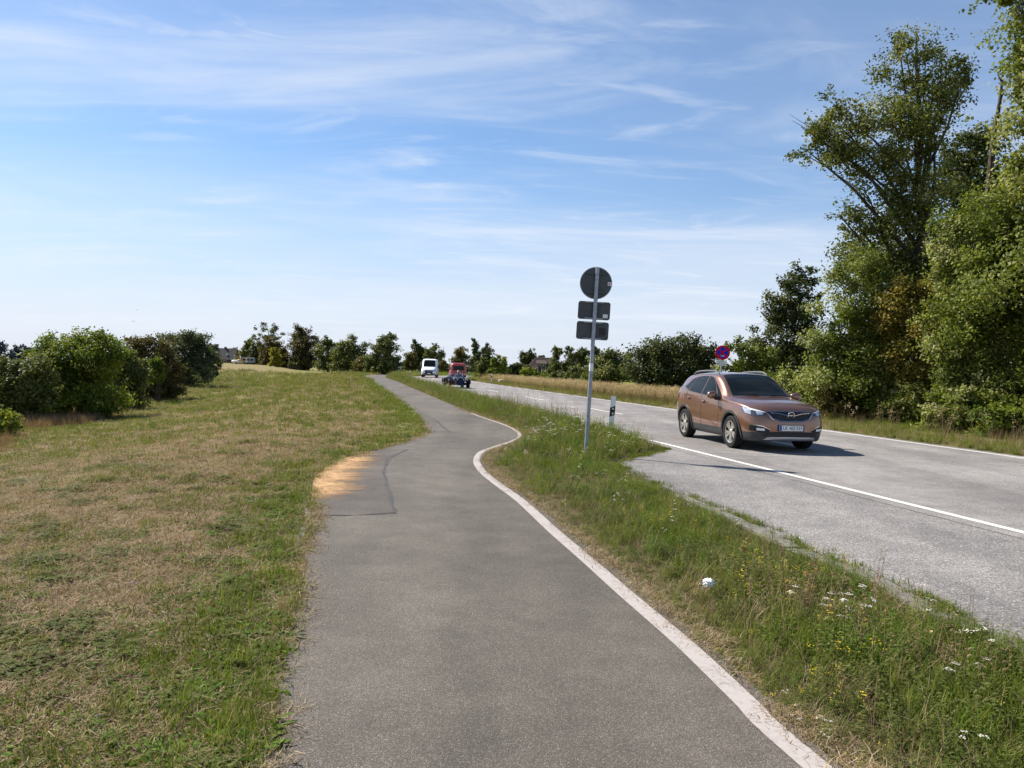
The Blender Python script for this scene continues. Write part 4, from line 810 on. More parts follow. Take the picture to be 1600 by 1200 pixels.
for i, (bx, lab) in enumerate([((-30, 530, 18, 564), 'hazy tree group on the far river bank, the taller one'), ((14, 539, 50, 562), 'hazy lower tree group on the far river bank'), ((44, 544, 70, 562), 'hazy tree behind the bright hazel on the far bank')]):
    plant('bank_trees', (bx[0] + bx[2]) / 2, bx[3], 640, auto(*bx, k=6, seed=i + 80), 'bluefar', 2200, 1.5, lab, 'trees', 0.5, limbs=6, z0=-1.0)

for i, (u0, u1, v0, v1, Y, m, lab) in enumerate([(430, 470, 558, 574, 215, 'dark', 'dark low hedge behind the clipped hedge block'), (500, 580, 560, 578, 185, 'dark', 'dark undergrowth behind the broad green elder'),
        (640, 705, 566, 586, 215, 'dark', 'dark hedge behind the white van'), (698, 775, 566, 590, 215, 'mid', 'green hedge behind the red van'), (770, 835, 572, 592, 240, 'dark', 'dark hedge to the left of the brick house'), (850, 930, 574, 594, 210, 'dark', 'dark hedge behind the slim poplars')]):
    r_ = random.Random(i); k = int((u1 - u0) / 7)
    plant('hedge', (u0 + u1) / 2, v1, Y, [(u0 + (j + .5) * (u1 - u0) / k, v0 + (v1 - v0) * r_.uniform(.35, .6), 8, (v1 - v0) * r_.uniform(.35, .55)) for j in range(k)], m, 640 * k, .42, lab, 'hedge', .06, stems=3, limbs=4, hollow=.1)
# ------------------------------------------------------------------ vehicles
M['copper'] = plain('copper_paint', (0.25, 0.122, 0.074), 0.28, 0.5, 0.6, 1.0, 0.02)
M['glass'] = plain('dark_glass', (0.008, 0.011, 0.011), 0.04, 0.17, 0, 0, 0.05)
M['black'] = plain('black_plastic', (0.018, 0.018, 0.019), 0.55, 0.35)
M['cladding'] = plain('grey_cladding', (0.040, 0.042, 0.044), 0.5, 0.4)
M['rubber'] = plain('tyre_rubber', (0.016, 0.016, 0.016), 0.8, 0.2)
M['chrome'] = plain('chrome', (0.75, 0.75, 0.75), 0.15, 0.5, 1.0, 0, 0.03)
M['silver'] = plain('silver_trim', (0.40, 0.41, 0.43), 0.35, 0.5, 0.7, 0, 0.05)
M['rail'] = plain('rail_grey', (0.16, 0.165, 0.17), 0.4, 0.4, 0.4, 0, 0.05)
M['alloy'] = plain('alloy_rim', (0.62, 0.58, 0.52), 0.3, 0.5, 0.8, 0, 0.05)
M['lampglass'] = plain('headlamp_glass', (0.50, 0.53, 0.58), 0.08, 0.6, 0.25, 1.0, 0.3, 14)
M['lampdark'] = plain('headlamp_dark', (0.05, 0.055, 0.065), 0.1, 0.6, 0, 1.0)
M['drl'] = plain('lamp_white', (0.85, 0.86, 0.85), 0.2, 0.5)
M['redlamp'] = plain('red_lamp', (0.42, 0.015, 0.02), 0.15, 0.5, 0, 1.0)
M['white'] = plain('white_paint', (0.86, 0.87, 0.88), 0.3, 0.5, 0, 0.5, 0.03)
M['red'] = plain('red_paint', (0.36, 0.022, 0.020), 0.35, 0.5, 0, 0.6, 0.04)
M['blue'] = plain('dark_blue_paint', (0.005, 0.010, 0.026), 0.45, 0.06, 0, 0.0, 0.04)
M['plate'] = plain('plate_white', (0.72, 0.72, 0.70), 0.4); M['ink'] = plain('plate_black', (0.02, 0.02, 0.02), 0.5); M['eublue'] = plain('plate_blue', (0.02, 0.07, 0.36), 0.4)
M['skin'] = plain('skin', (0.45, 0.27, 0.19), 0.6); M['hair'] = plain('pale_hair', (0.55, 0.50, 0.44), 0.8); M['jacket'] = plain('dark_jacket', (0.05, 0.05, 0.06), 0.8)
def pchip(x, y, xq):
    x = np.asarray(x, float); y = np.asarray(y, float); h = np.diff(x); d = np.diff(y) / h; m = np.zeros(len(x)); m[0], m[-1] = d[0], d[-1]
    for i in range(1, len(x) - 1):
        if d[i - 1] * d[i] > 0: w1 = 2 * h[i] + h[i - 1]; w2 = h[i] + 2 * h[i - 1]; m[i] = (w1 + w2) / (w1 / d[i - 1] + w2 / d[i])
    i = np.clip(np.searchsorted(x, xq) - 1, 0, len(x) - 2); t = (xq - x[i]) / h[i]
    return (2 * t ** 3 - 3 * t ** 2 + 1) * y[i] + (t ** 3 - 2 * t ** 2 + t) * h[i] * m[i] + (-2 * t ** 3 + 3 * t ** 2) * y[i + 1] + (t ** 3 - t ** 2) * h[i] * m[i + 1]
class Body:                                             # lofted shell; panels, lamps and glass are laid onto its surface
    def __init__(s, st, nx, per, low_rows, arches=(), ar=0.40, ay=0.55):
        X = np.array([a[0] for a in st]); P = np.array([a[1] for a in st], float); K = P.shape[1]
        xq = np.unique(np.concatenate([np.linspace(X[0], X[-1], nx), X])); Q = np.stack([np.stack([pchip(X, P[:, k, c], xq) for c in (0, 1)], -1) for k in range(K)], 1)
        sq = np.linspace(0, K - 1, (K - 1) * per + 1); Q = np.stack([np.stack([pchip(np.arange(K), Q[i, :, c], sq) for c in (0, 1)], -1) for i in range(len(xq))])
        n = Q.shape[1]; ring = 2 * n - 2; V = []
        for i, x in enumerate(xq):
            V += [(x, Q[i, j, 0], Q[i, j, 1]) for j in range(n)] + [(x, -Q[i, j, 0], Q[i, j, 1]) for j in range(n - 2, 0, -1)]
        F = []; mi = []
        for i in range(len(xq) - 1):
            for j in range(ring):
                F.append((i * ring + j, i * ring + (j + 1) % ring, (i + 1) * ring + (j + 1) % ring, (i + 1) * ring + j)[::-1]); jj = min(j, ring - 1 - j); mi.append(1 if jj < low_rows * per else 0)
        F += [tuple(range(ring)), tuple((len(xq) - 1) * ring + j for j in range(ring - 1, -1, -1))]; mi += [0, 0]
        me = bpy.data.meshes.new('tmp'); me.from_pydata(V, [], F); me.polygons.foreach_set('material_index', mi); me.update()
        for nm in ('a', 'b', 'c'): me.materials.append(bpy.data.materials.get('tmp_' + nm) or bpy.data.materials.new('tmp_' + nm))
        bm = bmesh.new(); bm.from_mesh(me); bmesh.ops.recalc_face_normals(bm, faces=bm.faces); bm.to_mesh(me); bm.free()
        s.bvh0 = None; o = bpy.data.objects.new('tmp', me); COL.objects.link(o); cut = []
        for ax in arches:
            for sd in (-1, 1):
                mb = MB().lathe([(ar, 0), (ar, 1.0)], 36, Matrix.Translation((ax[0], sd * ay, ax[1])) @ Matrix.Rotation(-sd * math.pi / 2, 4, 'X')); c = mb.build('tmpc', None); c.data.materials.append(me.materials[2]); cut.append(c)
                b2 = bmesh.new(); b2.from_mesh(c.data); bmesh.ops.recalc_face_normals(b2, faces=b2.faces); b2.to_mesh(c.data); b2.free()
                md = o.modifiers.new('b', 'BOOLEAN'); md.object = c; md.operation = 'DIFFERENCE'; md.solver = 'EXACT'
        dg = bpy.context.evaluated_depsgraph_get(); me2 = bpy.data.meshes.new_from_object(o.evaluated_get(dg))
        bm = bmesh.new(); bm.from_mesh(me2); names = [m.name[-1] if m else 'a' for m in me2.materials]
        for f in bm.faces:
            c = f.calc_center_median()
            if any(math.hypot(c.x - ax[0], c.z - ax[1]) < ar * .985 and abs(c.y) > ay * .8 for ax in arches): f.material_index = 2
            elif f.material_index > 1: f.material_index = 2
        s.bvh = BVHTree.FromBMesh(bm); s.parts = []
        for k in range(3):
            b = bm.copy(); bmesh.ops.delete(b, geom=[f for f in b.faces if f.material_index != k], context='FACES'); m_ = bpy.data.meshes.new('part'); b.to_mesh(m_); b.free(); m_.materials.clear()
            m_.polygons.foreach_set('material_index', [0] * len(m_.polygons)); s.parts.append(m_)
        bm.free()
        for c in cut + [o]: bpy.data.objects.remove(c)
    def part(s, k, name, mat, parent):
        m = s.parts[k]; m.name = name; m.materials.append(mat); m.polygons.foreach_set('use_smooth', [True] * len(m.polygons)); m.set_sharp_from_angle(angle=math.radians(42))
        o = bpy.data.objects.new(name, m); COL.objects.link(o); o.parent = parent; return o
    def liners(s, parent):                               # one liner for each wheel
        for sx in (-1, 1):
            for sy in (-1, 1):
                b = bmesh.new(); b.from_mesh(s.parts[2]); bmesh.ops.delete(b, geom=[f for f in b.faces if f.calc_center_median().x * sx < 0 or f.calc_center_median().y * sy < 0], context='FACES')
                m = bpy.data.meshes.new('wheel_arch_liner'); b.to_mesh(m); b.free(); m.materials.append(M['black']); o = bpy.data.objects.new('wheel_arch_liner', m); COL.objects.link(o); o.parent = parent
    def cast(s, a, b, ax):
        org, d = {'y+': ((a, 3, b), (0, -1, 0)), 'y-': ((a, -3, b), (0, 1, 0)), 'x+': ((5, a, b), (-1, 0, 0)), 'x-': ((-5, a, b), (1, 0, 0)), 'z': ((a, b, 5), (0, 0, -1))}[ax]
        l, n, i, dd = s.bvh.ray_cast(Vector(org), Vector(d))
        if l is None: l, n, i, dd = s.bvh.find_nearest(Vector(org) + Vector(d) * 3)
        if n.dot(Vector(d)) > 0: n = -n
        return l, n
    def patch(s, lo, hi, ax, name, mat, parent, off=0.004, nu=10, nv=5):   # surface strip between two polylines
        def res(P, n):
            P = np.asarray(P, float); a = np.concatenate([[0], np.cumsum(np.linalg.norm(np.diff(P, axis=0), axis=1))]); q = np.linspace(0, a[-1], n); return np.stack([np.interp(q, a, P[:, 0]), np.interp(q, a, P[:, 1])], 1)
        A, B = res(lo, nu), res(hi, nu); V = []; F = []
        for j in range(nv):
            t = j / (nv - 1)
            for i in range(nu): p = A[i] * (1 - t) + B[i] * t; l, n = s.cast(p[0], p[1], ax); V.append(l + n * off)
        for j in range(nv - 1):
            for i in range(nu - 1): F.append((j * nu + i, j * nu + i + 1, (j + 1) * nu + i + 1, (j + 1) * nu + i))
        o = MB().add(V, F).build(name, mat, parent)
        o.data.polygons.foreach_set('use_smooth', [True] * len(F)); return o
    def line(s, pts, ax, name, mat, parent, r=0.004, off=0.0, n=24, sides=5):
        P = np.asarray(pts, float); a = np.concatenate([[0], np.cumsum(np.linalg.norm(np.diff(P, axis=0), axis=1))]); q = np.linspace(0, a[-1], n); Q = np.stack([np.interp(q, a, P[:, 0]), np.interp(q, a, P[:, 1])], 1); L = []
        for p in Q: l, nn = s.cast(p[0], p[1], ax); L.append(l + nn * off)
        return MB().tube(L, r, sides).build(name, mat, parent, True)
    def ring(s, ax, r0, r1, a0, a1, side, name, mat, parent, off=0.012, n=30):
        V = []; F = []
        for i in range(n):
            a = math.radians(a0 + (a1 - a0) * i / (n - 1))
            for r in (r0, (r0 + r1) / 2, r1): l, nn = s.cast(ax[0] + r * math.cos(a), ax[1] + r * math.sin(a), side); V.append(l + Vector((0, off if side == 'y+' else -off, 0)))
        for i in range(n - 1):
            for k in (0, 1): F.append((i * 3 + k, i * 3 + k + 1, i * 3 + k + 4, i * 3 + k + 3))
        o = MB().add(V, F).build(name, mat, parent); m = o.modifiers.new('thick', 'SOLIDIFY'); m.thickness = 0.03; m.offset = 0; return o
def wheel(parent, x, y, z, R, w, rim, spokes, side, rimmat='alloy', steer=0.0):
    Mx = Matrix.Rotation(-side * math.pi / 2, 4, 'X')    # local +Z points outwards
    h = MB().lathe([(rim * .98, -w * .45), (rim * .98, w * .28), (rim * .9, w * .16), (0.001, w * .14)], 28, Mx).build('wheel', M['black'], parent, True); h.location = (x, y, z); h.rotation_euler = (0, 0, steer)
    MB().lathe([(rim, -w * .5), (R * .93, -w * .5), (R * .985, -w * .42), (R, -w * .2), (R, w * .2), (R * .985, w * .42), (R * .93, w * .5), (rim * 1.04, w * .5), (rim, w * .4), (rim, -w * .4)], 36, Mx, True).build('tyre', M['rubber'], h, True)
    sp = MB(); sp.lathe([(rim * .93, w * .30), (rim * .93, w * .44), (rim * 1.02, w * .46), (rim * 1.02, w * .30)], 32, Mx, True); sp.lathe([(rim * .24, w * .16), (rim * .24, w * .38), (rim * .18, w * .42), (0.001, w * .42)], 16, Mx)
    for k in range(spokes):
        a = 2 * math.pi * (k + (0.16 if k % 2 else -0.16)) / spokes; Mr = Mx @ Matrix.Rotation(a, 4, 'Z')
        sp.add([Mr @ Vector(p) for p in ((rim * .18, -.022, w * .36), (rim * .18, .022, w * .36), (rim * .95, .034, w * .42), (rim * .95, -.034, w * .42), (rim * .18, -.018, w * .2), (rim * .18, .018, w * .2), (rim * .95, .026, w * .28), (rim * .95, -.026, w * .28))], [(0, 1, 2, 3)[::-1], (0, 1, 5, 4), (1, 2, 6, 5), (2, 3, 7, 6), (3, 0, 4, 7)])
    sp.build('rim', M[rimmat], h); return h
def blob(parent, name, mat, c, r, rot=(0, 0, 0), n=14, p=2.6):
    V = []; F = []; m = 9                                # superellipsoid
    se = lambda v, e: math.copysign(abs(v) ** e, v); e = 2 / p; Mr = Matrix.Translation(c) @ Matrix.Rotation(rot[2], 4, 'Z') @ Matrix.Rotation(rot[1], 4, 'Y') @ Matrix.Rotation(rot[0], 4, 'X')
    for i in range(m + 1):
        f = -math.pi / 2 + math.pi * i / m
        for k in range(n): t = 2 * math.pi * k / n; V.append(Mr @ Vector((r[0] * se(math.cos(f), e) * se(math.cos(t), e), r[1] * se(math.cos(f), e) * se(math.sin(t), e), r[2] * se(math.sin(f), e))))
    for i in range(m):
        for k in range(n): F.append((i * n + k, i * n + (k + 1) % n, (i + 1) * n + (k + 1) % n, (i + 1) * n + k))
    return MB().add(V, F).build(name, mat, parent, True)
def plate_(parent, Mx, w, h, words, eu=True):
    p = MB().prism(rounded(w, h, .01, 2), 0, .012, Mx).build('number_plate', M['plate'], parent)
    if eu: MB().box((-w / 2 + .004, -h / 2 + .004, .012), (-w / 2 + .048, h / 2 - .004, .0145), Mx).build('blue_band', M['eublue'], p)
    for s_, x in words: text_mesh(s_, h * .92, M['ink'], 'lettering', p, Mx @ Matrix.Translation((x, -.002, .0135)) @ Matrix.Scale(.82, 4, (1, 0, 0)), 0.0012)
    return p
FRONT = Matrix(((0, 0, 1, 0), (1, 0, 0, 0), (0, 1, 0, 0), (0, 0, 0, 1)))    # local XY on a front face (X = car's left, Z = forward)
REAR = Matrix(((0, 0, -1, 0), (-1, 0, 0, 0), (0, 1, 0, 0), (0, 0, 0, 1)))

def S(x, zb, wl, wm, zm, wsh, zsh, wr, zr, zt):
    return (x, [(0, zb), (wl * .88, zb), (wl, zb + .05), ((wl + wm) / 2 + .01, zb * .3 + .34), (wm, zm), (wsh, zsh), (wsh * .52 + wr * .48 + .012, zsh * .5 + zr * .5), (wr, zr), (wr * .6, zr * .2 + zt * .8), (0, zt)])
# ---- brown SUV
_fr = G(1143, 701.5); _ang = math.radians(-80.6); _f = np.array([math.cos(_ang), math.sin(_ang), 0]); _l = np.array([-math.sin(_ang), math.cos(_ang), 0])
_o = _fr - _f * 1.2775 + _l * 0.83
car = empty('car', (float(_o[0]), float(_o[1]), 0.026), _ang, 'copper brown compact SUV driving on the near lane', 'car')
AX = ((1.2775, .345), (-1.2775, .345))
B = Body([S(-2.06, .40, .50, .60, .62, .58, .82, .50, .93, .95), S(-2.00, .32, .70, .76, .66, .74, .96, .60, 1.08, 1.11), S(-1.90, .29, .76, .83, .70, .81, 1.03, .61, 1.26, 1.30), S(-1.76, .27, .79, .865, .72, .845, 1.09, .60, 1.44, 1.49), S(-1.60, .24, .81, .88, .72, .865, 1.12, .59, 1.505, 1.555),
          S(-1.2775, .21, .82, .89, .72, .875, 1.12, .605, 1.535, 1.59), S(-.5, .20, .82, .885, .70, .87, 1.08, .625, 1.555, 1.62), S(.05, .20, .82, .88, .70, .865, 1.05, .625, 1.54, 1.60), S(.30, .20, .82, .88, .70, .862, 1.035, .635, 1.455, 1.515), S(.62, .20, .82, .88, .70, .86, 1.02, .665, 1.27, 1.315),
          S(.94, .20, .82, .882, .70, .855, 1.005, .70, 1.085, 1.115), S(1.2775, .20, .82, .888, .69, .845, .985, .64, 1.05, 1.08), S(1.62, .20, .81, .885, .67, .82, .955, .58, 1.015, 1.045), S(1.86, .21, .79, .86, .64, .77, .91, .52, .975, 1.00), S(2.01, .22, .74, .80, .60, .70, .86, .47, .915, .94), S(2.11, .235, .66, .71, .56, .62, .79, .42, .84, .86), S(2.17, .25, .56, .60, .52, .52, .70, .36, .75, .77), S(2.20, .27, .44, .47, .50, .40, .61, .28, .66, .68)],
         64, 5, 3, AX, .405, .50)
body = B.part(0, 'body', M['copper'], car); B.part(1, 'lower_cladding', M['cladding'], car); B.liners(car)
B.patch([(.905, -.66), (.93, -.3), (.94, 0), (.93, .3), (.905, .66)], [(.17, -.555), (.145, -.3), (.14, 0), (.145, .3), (.17, .555)], 'z', 'windscreen', M['glass'], car, .005, 16, 9)
B.patch([(-1.99, -.5), (-1.99, .5)], [(-1.79, -.5), (-1.79, .5)], 'z', 'rear_window', M['glass'], car)
for sd, sn in ((1, 'y+'), (-1, 'y-')):
    B.patch([(.52, 1.055), (.2, 1.075), (-.26, 1.105)], [(.02, 1.455), (-.08, 1.495), (-.26, 1.515)], sn, 'side_window', M['glass'], car, .005, 12, 7)
    B.patch([(.755, 1.045), (.555, 1.052)], [(.075, 1.435), (.055, 1.445)], sn, 'quarter_light', M['glass'], car, .005, 5, 7)
    B.patch([(-.34, 1.11), (-.7, 1.135), (-1.05, 1.165)], [(-.34, 1.515), (-.7, 1.51), (-1.00, 1.48)], sn, 'side_window', M['glass'], car, .005, 12, 7)
    B.patch([(-1.09, 1.17), (-1.42, 1.245)], [(-1.04, 1.475), (-1.22, 1.42)], sn, 'quarter_light', M['glass'], car, .005, 8, 6)
    B.patch([(-.27, 1.10), (-.33, 1.105)], [(-.27, 1.515), (-.33, 1.515)], sn, 'door_pillar', M['black'], car, .004, 3, 6)
    B.line([(.775, 1.034), (.2, 1.064), (-.6, 1.118), (-1.1, 1.155), (-1.45, 1.24)], sn, 'window_trim', M['chrome'], car, .009, .002)
    for pts in ([(.60, 1.03), (.66, .80), (.64, .45), (.60, .36)], [(-.30, 1.10), (-.30, .75), (-.30, .36)], [(-1.12, 1.15), (-1.17, .95), (-.98, .72), (-.86, .52), (-.82, .36)], [(.60, .365), (0, .362), (-.82, .36)], [(.9, .985), (1.25, .965), (1.62, .925)]):
        B.line(pts, sn, 'door_seam' if pts[0][0] != .9 else 'bonnet_seam', M['black'], car, .0045, -.001)
    B.patch([(.55, .40), (.1, .50), (-.75, .66)], [(.55, .415), (.1, .54), (-.75, .68)], sn, 'door_crease', M['copper'], car, .012, 14, 3)
    for x, z in ((-.16, .93), (-1.0, .985)):
        l, n = B.cast(x, z, sn); h = blob(car, 'door_handle', M['copper'], l + n * .022, (.085, .018, .018)); l2 = MB().box((l.x - .05, l.y - .004, l.z - .03), (l.x + .05, l.y + .004, l.z + .03)).build('handle_recess', M['black'], h)
    blob(car, 'wing_mirror', M['copper'], (.58, sd * 1.0, 1.10), (.075, .125, .085), (0, 0, sd * -.25)); mr = blob(car, 'mirror_stalk', M['black'], (.60, sd * .89, 1.035), (.05, .075, .045))
    for ax in AX:
        B.ring(ax, .40, .465, -12, 192, sn, 'arch_cladding', M['cladding'], car, .008)
        wheel(car, ax[0], sd * .785, .345, .345, .215, .235, 10, sd)
    # roof rail
    P = []
    for x in np.linspace(-1.42, .02, 16):
        l, n = B.cast(x, sd * .575, 'z'); k = min(1, 4.5 * min(x + 1.42, .02 - x)); P.append(l + Vector((0, sd * .01, .012 + .055 * math.sqrt(max(0, k)))))
    MB().tube(P, [.016] + [.021] * 14 + [.016], 8).build('roof_rail', M['rail'], car, True)
    # lamps
    B.patch([(sd * .50, .775), (sd * .62, .745), (sd * .76, .735), (sd * .845, .79)], [(sd * .50, .80), (sd * .62, .835), (sd * .76, .885), (sd * .838, .925)], 'x+', 'headlight', M['lampdark'], car, .006, 14, 7)
    B.patch([(sd * .53, .805), (sd * .64, .825), (sd * .78, .855)], [(sd * .53, .815), (sd * .64, .848), (sd * .79, .895)], 'x+', 'headlight_strip', M['drl'], car, .010, 12, 3)
    B.patch([(sd * .77, .755), (sd * .835, .79)], [(sd * .76, .855), (sd * .832, .90)], 'x+', 'headlight_reflector', M['lampglass'], car, .010, 5, 4)
    B.patch([(sd * .58, .765), (sd * .68, .76)], [(sd * .58, .81), (sd * .70, .83)], 'x+', 'headlight_lens', M['lampglass'], car, .010, 5, 4)
    B.patch([(sd * .46, .42), (sd * .6, .40), (sd * .80, .44)], [(sd * .46, .46), (sd * .6, .52), (sd * .80, .555)], 'x+', 'fog_lamp_bezel', M['black'], car, .008, 10, 5)
    B.patch([(sd * .56, .445), (sd * .70, .45)], [(sd * .56, .485), (sd * .70, .50)], 'x+', 'fog_lamp', M['drl'], car, .014, 6, 4)
    B.patch([(sd * .45, .465), (sd * .6, .527), (sd * .80, .56)], [(sd * .45, .477), (sd * .6, .542), (sd * .80, .573)], 'x+', 'fog_lamp_trim', M['chrome'], car, .010, 10, 3)
    B.patch([(-1.80, .86), (-1.97, .86)], [(-1.74, 1.02), (-1.90, 1.02)], sn, 'tail_light', M['redlamp'], car, .008, 5, 4)
gl = [(-.50, .80), (-.40, .685), (-.25, .645), (0, .635), (.25, .645), (.40, .685), (.50, .80)]; gt = [(-.50, .825), (-.3, .835), (0, .838), (.3, .835), (.50, .825)]
gr = B.patch(gl, gt, 'x+', 'grille', M['black'], car, .006, 22, 8)
B.line(gl, 'x+', 'grille_surround', M['chrome'], gr, .011, .008, 40); B.line(gt, 'x+', 'grille_top_trim', M['chrome'], gr, .006, .006, 20)
for s_ in (-1, 1): B.line([(s_ * .43, .805), (s_ * .25, .79), (s_ * .13, .762), (s_ * .075, .755)], 'x+', 'grille_wing', M['chrome'], gr, .009, .014, 14)
for z in (.67, .69, .71, .73, .77): B.line([(-.36, z), (.36, z)], 'x+', 'grille_slat', M['cladding'], gr, .004, .008, 12)
l, n = B.cast(0, .765, 'x+'); Me = Matrix.Translation(l + Vector((.022, 0, 0))) @ FRONT @ Matrix.Rotation(.25, 4, 'X')
em = MB().lathe([(.062, -.006), (.074, -.006), (.074, .008), (.062, .008)], 28, Me, True).build('emblem', M['chrome'], gr, True)
MB().prism([(-.062, .010), (-.008, .004), (-.014, .016), (.064, -.002), (.010, -.008), (.016, -.018), (-.062, -.002)], 0, .006, Me).build('emblem_bolt', M['chrome'], em)
l, n = B.cast(0, .52, 'x+'); MB().prism(rounded(.58, .135, .015, 2), -.02, .010, Matrix.Translation(Vector((2.203, 0, .505))) @ FRONT).build('plate_holder', M['black'], car)
plate_(car, Matrix.Translation((2.214, 0, .505)) @ FRONT, .52, .112, [('UE', -.135), ('AO 737', .095)])
B.patch([(-.62, .335), (-.3, .325), (0, .325), (.3, .325), (.62, .335)], [(-.52, .42), (-.3, .43), (0, .43), (.3, .43), (.52, .42)], 'x+', 'lower_intake', M['black'], car, .006, 14, 4)
B.patch([(-.58, .262), (0, .258), (.58, .262)], [(-.50, .315), (0, .325), (.50, .315)], 'x+', 'skid_plate', M['silver'], car, .010, 14, 4)
for s_, a in ((-.05, .55), (.45, .2)):
    MB().tube([(.965, s_, 1.115), (.90, s_ - .1, 1.145), (.83, s_ - .5, 1.14)], .008, 5).build('wiper', M['black'], car)
MB().tube([(-1.35, 0, 1.585), (-1.52, 0, 1.72)], [.008, .004], 6).build('antenna', M['black'], car)
MB().box((-1.0, -.45, .17), (-.5, .3, .23)).build('exhaust_box', M['black'], car); MB().box((.2, -.4, .16), (.7, .4, .21)).build('engine_tray', M['black'], car)
for sd in (-1, 1): blob(car, 'mirror_turn_signal', M['chrome'], (.652, sd * 1.04, 1.085), (.004, .05, .008), (0, 0, sd * -.25))

# ---- vehicles coming round the bend
def pose(Yv, off):
    i = int(np.argmin(np.abs(CENTRE[:262, 1] - Yv))); t = CENTRE[i + 1] - CENTRE[i - 1]; t /= np.linalg.norm(t); n = np.array([t[1], -t[0]]); p = CENTRE[i] + n * off; return p, math.atan2(t[1], t[0])
def V_(x, zb, w, zw, zr, wr, zt): return (x, [(0, zb), (w * .9, zb), (w, zb + .06), (w, zw * .55), (w, zw * .8), (w * .995, zw), ((w + wr) / 2 + .02, (zw + zr) / 2), (wr, zr), (wr * .7, zt - .015), (0, zt)])
p, a = pose(104, -1.1); van = empty('delivery_van', (float(p[0]), float(p[1]), .026), a + math.pi, 'white high-roofed delivery van coming round the bend', 'van')
AV = ((1.65, .35), (-1.65, .35))
B = Body([V_(-2.75, .40, .98, 1.1, 2.3, .86, 2.44), V_(-2.6, .34, 1.02, 1.15, 2.34, .88, 2.48), V_(0, .32, 1.03, 1.2, 2.36, .90, 2.5), V_(.75, .32, 1.03, 1.22, 2.32, .93, 2.46), V_(1.05, .32, 1.03, 1.22, 2.18, .91, 2.32), V_(1.45, .32, 1.03, 1.2, 1.82, .84, 1.94), V_(1.85, .32, 1.02, 1.12, 1.42, .84, 1.48), V_(2.2, .33, 1.0, 1.0, 1.22, .76, 1.28), V_(2.5, .35, .93, .85, 1.06, .66, 1.12), V_(2.66, .38, .82, .75, .92, .58, .98), V_(2.74, .42, .66, .65, .80, .48, .84)], 40, 4, 2, AV, .42, .62)
B.part(0, 'body', M['white'], van); B.part(1, 'lower_bumper', M['black'], van); B.liners(van)
B.patch([(1.88, -.80), (1.92, 0), (1.88, .80)], [(1.06, -.72), (1.04, 0), (1.06, .72)], 'z', 'windscreen', M['glass'], van, .01, 10, 6)
B.patch([(-.46, .56), (0, .54), (.46, .56)], [(-.58, .98), (0, .98), (.58, .98)], 'x+', 'grille', M['black'], van, .012, 10, 5)
B.patch([(-.84, .44), (0, .43), (.84, .44)], [(-.86, .60), (0, .58), (.86, .60)], 'x+', 'front_bumper', M['black'], van, .010, 12, 4)
plate_(van, Matrix.Translation((2.765, 0, .55)) @ FRONT, .5, .11, [])
for sd, sn in ((1, 'y+'), (-1, 'y-')):
    B.patch([(sd * .62, .82), (sd * .88, .86)], [(sd * .62, .98), (sd * .87, 1.06)], 'x+', 'headlight', M['lampglass'], van, .012, 6, 4)
    B.patch([(1.55, 1.25), (.55, 1.25)], [(1.1, 1.85), (.55, 1.88)], sn, 'side_window', M['glass'], van, .01, 6, 5)
    blob(van, 'wing_mirror', M['black'], (1.35, sd * 1.2, 1.42), (.07, .11, .19))
    for ax in AV: wheel(van, ax[0], sd * .90, .35, .35, .22, .22, 6, sd, 'silver')
p, a = pose(91, 2.3); rv = empty('red_van', (float(p[0]), float(p[1]), .026), a, 'red minibus driving away towards the bend, seen from behind', 'van')
AR = ((1.35, .33), (-1.45, .33))
B = Body([V_(-2.30, .42, .84, .95, 1.74, .75, 1.87), V_(-2.22, .34, .90, 1.05, 1.80, .80, 1.94), V_(-2.0, .30, .92, 1.08, 1.84, .82, 1.98), V_(0, .28, .92, 1.08, 1.85, .82, 1.99), V_(.9, .28, .92, 1.05, 1.72, .74, 1.88), V_(1.4, .28, .91, 1.03, 1.35, .74, 1.45), V_(1.9, .3, .88, .9, 1.02, .7, 1.08), V_(2.3, .34, .78, .7, .82, .6, .88), V_(2.42, .4, .66, .6, .7, .5, .74)], 30, 4, 1, AR, .39, .55)
B.part(0, 'body', M['red'], rv); B.part(1, 'sill', M['black'], rv); B.liners(rv)
B.patch([(-.66, 1.12), (.66, 1.12)], [(-.58, 1.66), (.58, 1.66)], 'x-', 'rear_window', M['glass'], rv, .01, 8, 5)
B.patch([(-.8, .40), (.8, .40)], [(-.8, .55), (.8, .55)], 'x-', 'rear_bumper', M['black'], rv, .03, 8, 3)
plate_(rv, Matrix.Translation((-2.325, 0, .80)) @ REAR, .5, .11, [])
for sd, sn in ((1, 'y+'), (-1, 'y-')):
    B.patch([(sd * .70, .66), (sd * .80, .66)], [(sd * .69, 1.02), (sd * .79, 1.02)], 'x-', 'tail_light', M['redlamp'], rv, .012, 4, 4)
    for x0, x1 in ((-1.95, -.95), (-.85, .1), (.2, .95)): B.patch([(x0, 1.14), (x1, 1.14)], [(x0, 1.62), (x1, 1.62)], sn, 'side_window', M['glass'], rv, .01, 6, 4)
    blob(rv, 'wing_mirror', M['black'], (1.1, sd * 1.08, 1.25), (.06, .12, .11))
    for ax in AR: wheel(rv, ax[0], sd * .80, .33, .33, .2, .2, 6, sd, 'silver')
